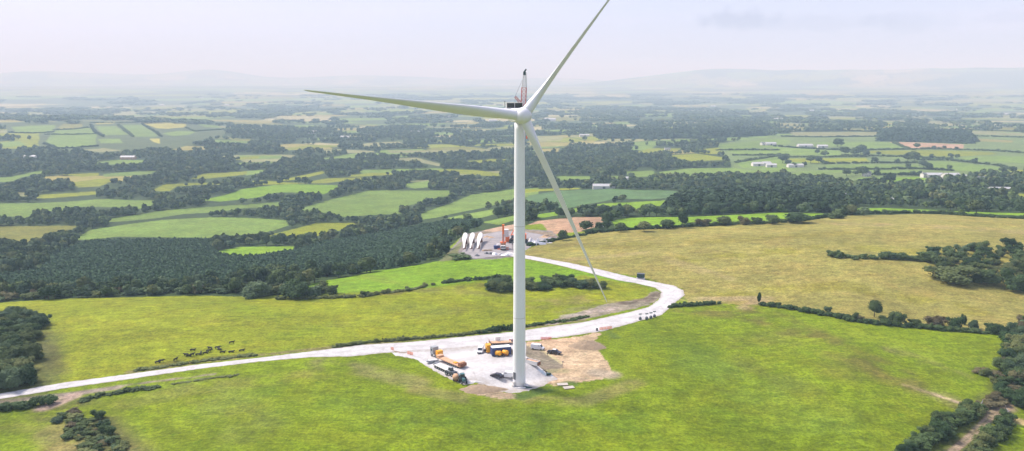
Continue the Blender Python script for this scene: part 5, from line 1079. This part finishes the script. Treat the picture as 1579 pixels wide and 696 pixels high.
FB = [(931,291,34,13,4.5,-.03,'long pale-roofed barn on the field edge right of the turbine tower','roof','conc','barn'),
 (1169,256,26,14,5,.05,'left white shed of the farm on the upper right pasture','roof','wall','barn'),(1181,256,18,14,6,.2,'middle grey-roofed shed of the farm on the upper right pasture','roof','conc','barn'),(1189,258,20,12,5,-.1,'right white shed of the farm on the upper right pasture','roof','wall','barn'),
 (1226,258,32,12,4.5,.05,'white shed standing alone right of the upper right farm','roof','wall','barn'),(1188,224,30,14,5,.1,'white farm shed on the far ridge fields right of centre','roof','wall','barn'),(1177,224,16,10,6,.4,'white farmhouse at the far ridge farm right of centre','rfd','wall','house'),
 (1336,272,12,9,6.5,.1,'white gabled farmhouse between trees on the right hillside','rfd','wall','house'),(1426,274,12,9,6,.2,'white cottage at the left of the far right farm','rfd','wall','house'),(1440,274,26,13,5,.0,'pale grey shed in the middle of the far right farm','roof','conc','barn'),(1466,276,24,16,6,.1,'large white-roofed shed of the far right farm','roof','wall','barn'),
 (1506,281,26,13,5,.3,'white shed among the trees at far right','roof','wall','barn'),(1481,275,18,8,4,.0,'low grey outbuilding between the sheds of the far right farm','roof','conc','barn'),(1541,295,26,9,3.2,-.02,'bright white long shed near the right edge','roof','wall','barn'),
 (1302,306,22,10,3.8,.05,'long grey farm shed left in the wood behind the golden hill','rfd','conc','barn'),(1330,306,20,10,4,.12,'grey farm shed in the middle of the wood behind the golden hill','rfd','conc','barn'),(1350,309,16,8,4,-.1,'white-roofed shed right in the wood behind the golden hill','roof','wall','barn'),(1371,313,7,6,4,.3,'small white cottage by the wood behind the golden hill','roof','wall','house'),
 (198,246,34,14,6,.05,'pinkish house among hedged fields on the left','roof','peach','house'),(47,245,26,12,6,.1,'small white house among the dark woods at far left','roof','wall','house'),(901,211,34,14,6,.05,'white shed on the pale fields right of the tower','roof','wall','barn'),(1029,232,16,9,5,.0,'white cottage in the valley right of centre','rfd','wall','house'),
 (1060,224,30,14,5,.0,'grey farm shed on the far valley fields right of centre','roof','conc','barn'),(1241,227,40,16,5,.05,'wide grey farm shed below the right ridge','roof','conc','barn'),(1268,228,26,14,5,-.1,'smaller grey farm shed below the right ridge','roof','conc','barn'),(971,278,14,9,4,.0,'small pale shed in the green field right of the long barn','roof','wall','barn'),
 (532,214,30,14,7,.05,'tiny white house in the far valley left of the tower','roof','wall','house'),(848,187,60,30,10,.0,'white warehouse in the hazy plain right of the hub','roof','wall','barn'),(1551,178,70,30,9,.0,'white warehouse in the hazy plain at far right','roof','wall','barn'),(640,206,34,14,7,.0,'small pale house in the far valley under the left blade','roof','wall','house')]
for a in FB:
    a = list(a); a[2] *= .8; a[3] *= .8; a[4] *= .8; barn(*a)
# fields far off on the plain: villages of white dots
VG = [(120,150),(310,152),(350,163),(580,148),(610,147),(250,163),(690,182),(760,188),(480,206),(1010,170),(1100,165),(1250,172),(1330,160),(1480,170),(930,185),(1200,186)]
for k, (u, v) in enumerate(VG):
    barn(u, v, 34, 16, 6, .1*((k*7)%5-2), 'tiny pale building lost in the haze of the far plain', 'roof', 'wall', 'building', None, 'buildings dotted over the hazy plain')
# gates
def gate(u, v, rz, label, L=3.2):
    t = thing('field_gate', at(u,v), rz, label, 'gate', 'field gates'); m = MB()
    for z_ in (.25,.5,.75,1.0,1.25): m.tube((-L/2,0,z_),(L/2,0,z_),.035,n=6)
    for x in (-L/2,0,L/2): m.tube((x,0,.2),(x,0,1.3),.04,n=6)
    m.build('bars', M['rail'], t)
    for x in (-L/2-.2,L/2+.2): MB().box(x,0,-.2,.25,.25,1.8).build('post', M['wood'], t)
gate(1553,638,1.3,'grey bar gate standing in the gap right of the farm lane'); gate(1513,627,.9,'grey bar gate at the end of the worn track left of the farm lane')
# fence posts along the gravel road bend
# cows
def cow_mesh(lying):
    me = bpy.data.meshes.new('cow'); zb = .62 if lying else 1.02
    V_ = [(-.85,0,zb+.02),(-.3,0,zb),(.3,0,zb-.02),(.8,0,zb+.06),(1.12,0,zb+.2),(1.42,0,zb+.16 if not lying else zb+.34),(1.72,0,zb-.08 if not lying else zb+.2)]
    E = [(i,i+1) for i in range(6)]; Rr = [.3,.37,.38,.33,.2,.17,.1]
    for bi, x, s_ in ((0,-.85,-1),(0,-.85,1),(3,.72,-1),(3,.72,1)):
        n = len(V_)
        if lying: pts = [(x,s_*.3,.4),(x+.35,s_*.42,.16),(x-.05,s_*.46,.1)]
        else: pts = [(x,s_*.2,zb-.3),(x+(-.08 if bi == 0 else .02),s_*.21,.48),(x+.02,s_*.21,.04)]
        V_ += pts; E += [(bi,n),(n,n+1),(n+1,n+2)]; Rr += [.17,.09,.065]
    n = len(V_); V_ += [(-1.12,0,zb+.05),(-1.2,0,zb-.5)]; E += [(0,n),(n,n+1)]; Rr += [.06,.03]
    for s_ in (-1,1): n = len(V_); V_ += [(1.38,s_*.26,V_[5][2]+.12)]; E += [(5,n)]; Rr += [.045]
    me.from_pydata(V_, E, []); o = bpy.data.objects.new('cow', me); C.objects.link(o); md = o.modifiers.new('s', 'SKIN')
    for i, r_ in enumerate(Rr): me.skin_vertices[0].data[i].radius = (r_, r_)
    me.skin_vertices[0].data[1].use_root = True; o.modifiers.new('b', 'SUBSURF').levels = 1
    dg = bpy.context.evaluated_depsgraph_get(); out = bpy.data.meshes.new_from_object(o.evaluated_get(dg)); bpy.data.objects.remove(o); out.materials.clear(); out.materials.append(M['fur']); out.polygons.foreach_set('use_smooth', [True]*len(out.polygons)); return out
CW = [cow_mesh(False), cow_mesh(True)]
COWS = [(243,560,.3,1,'leftmost black cow of the herd, lying nose to tail with its neighbour'),(248.5,559,.4,0,'second black cow from the left, close beside the leftmost one'),(270.7,557,1.2,0,'black cow alone between the leftmost pair and the main herd'),(287.5,549.5,3.0,0,'dark cow at the left end of the main herd'),(291,550,.2,1,'black cow lying second in the main herd'),(296,549.5,.9,0,'black cow standing third in the main herd'),
 (297,541,0.,1,'black cow lying by itself above the left end of the main herd'),(305.5,548,.1,1,'black cow lying left of a pair in the herd middle'),(310,547,1.9,0,'black cow standing right of a pair in the herd middle'),(316.5,545.8,.4,1,'black cow lying below the slanting row in the herd'),(322,543.5,.5,0,'black cow in the middle of the slanting row'),(324,539.5,2.8,0,'black cow at the top of the slanting row'),
 (335.5,538.5,.3,0,'black cow left of the tight upper pair'),(338.8,540,2.6,1,'black cow right of the tight upper pair'),(343,544.5,.1,1,'black cow lying below the tight upper pair'),(356.3,544,.2,1,'black cow lying alone in the right of the herd'),(357.4,530.5,.6,0,'uppermost black cow, far from the herd'),(372.5,541.8,.35,1,'rightmost black cow of the herd, lying')]
for u, v, rz, ly, lb in COWS:
    o = bpy.data.objects.new('cow', CW[ly]); o.location = at(u, v); o.rotation_euler = (0,0,rz); o.scale = (.76,.76,.76); link(o); tag(o, lb, 'cow', 'black cows on the near field')
# ------------------------------------------------------------------ air, sky, sun, camera
SUN_EL, SUN_AZ = math.radians(48), math.radians(-62)     # azimuth from +Y, negative = left of the view
def haze():
    R_, top, bot = 22500., 520., -85.
    mb = [(sx*R_, sy*R_, z) for z in (bot, top) for sx, sy in ((-1,-1),(1,-1),(1,1),(-1,1))]
    q = [(0,3,2,1),(4,5,6,7),(0,1,5,4),(1,2,6,5),(2,3,7,6),(3,0,4,7)]
    m = bpy.data.materials.new('hazy_air'); m.use_nodes = True; t = m.node_tree; t.nodes.clear(); o = t.nodes.new('ShaderNodeOutputMaterial')
    v = t.nodes.new('ShaderNodeVolumePrincipled'); v.inputs['Color'].default_value = (.62,.86,1.,1); v.inputs['Absorption Color'].default_value = (1,1,1,1); v.inputs['Density'].default_value = HAZE; v.inputs['Anisotropy'].default_value = .0
    t.links.new(v.outputs[0], o.inputs['Volume'])
    ob = link(mesh_from('haze', mb, q, m)); tag(ob, kind='stuff')
HAZE = 1.8e-4
haze()
W = bpy.data.worlds.new('World'); bpy.context.scene.world = W; W.use_nodes = True; t = W.node_tree; t.nodes.clear()
wo = t.nodes.new('ShaderNodeOutputWorld'); bg = t.nodes.new('ShaderNodeBackground'); bg.inputs['Strength'].default_value = .15; t.links.new(bg.outputs[0], wo.inputs['Surface'])
sk = t.nodes.new('ShaderNodeTexSky'); sk.sky_type = 'NISHITA'; sk.sun_disc = False; sk.sun_elevation = SUN_EL; sk.sun_rotation = SUN_AZ; sk.air_density = 1.; sk.dust_density = 2.5; sk.ozone_density = 1.5
tc = t.nodes.new('ShaderNodeTexCoord')
def wn(scale, mul, detail=5, loc=(0,0,0)):
    mp = t.nodes.new('ShaderNodeMapping'); mp.inputs['Scale'].default_value = mul; mp.inputs['Location'].default_value = loc; t.links.new(tc.outputs['Generated'], mp.inputs[0])
    n = t.nodes.new('ShaderNodeTexNoise'); n.inputs['Scale'].default_value = scale; n.inputs['Detail'].default_value = detail; n.inputs['Roughness'].default_value = .55; t.links.new(mp.outputs[0], n.inputs[0]); return n.outputs['Fac']
def wr(f, a, b, lo, hi):
    x = t.nodes.new('ShaderNodeMapRange'); x.inputs[1].default_value=a; x.inputs[2].default_value=b; x.inputs[3].default_value=lo; x.inputs[4].default_value=hi; t.links.new(f, x.inputs[0]); return x.outputs[0]
def wm(fac, a, b):
    x = t.nodes.new('ShaderNodeMix'); x.data_type='RGBA'
    if isinstance(fac, float): x.inputs[0].default_value = fac
    else: t.links.new(fac, x.inputs[0])
    for i, c in ((6,a),(7,b)):
        if isinstance(c, tuple): x.inputs[i].default_value = (*c,1)
        else: t.links.new(c, x.inputs[i])
    return x.outputs[2]
veil = wm(.72, sk.outputs[0], (3.0,3.25,4.9))                                             # thin high overcast
cl = wm(wr(wn(2.2, (1,1,7), 5, (.3,.1,.2)), .46, .72, 0, .55), veil, (3.9,3.9,5.2))
# one low grey cloud to the right and a few faint bars beside it
def blob(az, el, wa, we, k, col, src):
    d = (math.sin(az)*math.cos(el), math.cos(az)*math.cos(el), math.sin(el))
    sb = t.nodes.new('ShaderNodeVectorMath'); sb.operation='SUBTRACT'; t.links.new(tc.outputs['Generated'], sb.inputs[0]); sb.inputs[1].default_value = d
    nz = t.nodes.new('ShaderNodeTexNoise'); nz.inputs['Scale'].default_value = 45; nz.inputs['Detail'].default_value = 4; t.links.new(tc.outputs['Generated'], nz.inputs[0])
    mp = t.nodes.new('ShaderNodeMapping'); mp.inputs['Scale'].default_value = (1/wa, 1/wa, 1/we); t.links.new(sb.outputs[0], mp.inputs[0])
    ln = t.nodes.new('ShaderNodeVectorMath'); ln.operation='LENGTH'; t.links.new(mp.outputs[0], ln.inputs[0])
    ad = t.nodes.new('ShaderNodeMath'); ad.operation='ADD'; t.links.new(ln.outputs['Value'], ad.inputs[0]); t.links.new(wr(nz.outputs['Fac'], .25, .75, -.5, .5), ad.inputs[1])
    return wm(wr(ad.outputs[0], .55, 1.1, k, 0.), src, col)
for (u, v, wa, we, k) in ((1140,30,.046,.013,.55),(1270,36,.08,.010,.22),(1400,34,.05,.012,.24),(1545,30,.03,.008,.2)):
    dx, dy, dz = ray(u, v); cl = blob(math.atan2(dx, dy), math.atan2(dz, math.hypot(dx, dy)), wa, we, k, (1.7,1.8,2.8), cl)
t.links.new(cl, bg.inputs['Color'])
sl = bpy.data.lights.new('sun', 'SUN'); sl.energy = 4.2; sl.angle = math.radians(16); sl.color = (1., .955, .88)
so = bpy.data.objects.new('sun', sl); C.objects.link(so)
sd = Vector((math.sin(SUN_AZ)*math.cos(SUN_EL), math.cos(SUN_AZ)*math.cos(SUN_EL), math.sin(SUN_EL)))
so.rotation_euler = sd.to_track_quat('Z', 'Y').to_euler(); so.location = sd*300
cam = bpy.data.cameras.new('camera'); cam.sensor_width = 36; cam.lens = 36*F/1579; cam.clip_start = 1; cam.clip_end = 90000
cob = bpy.data.objects.new('camera', cam); C.objects.link(cob); cob.location = (0,0,H); cob.rotation_euler = (PI/2-TH, 0, 0)
sc = bpy.context.scene; sc.camera = cob
sc.render.engine = 'CYCLES'; sc.cycles.use_denoising = True; sc.cycles.max_bounces = 5; sc.cycles.volume_bounces = 0; sc.cycles.transparent_max_bounces = 4
sc.view_settings.view_transform = 'Standard'; sc.view_settings.look = 'None'; sc.view_settings.gamma = 1; sc.view_settings.exposure = .68; sc.view_settings.use_curve_mapping = False
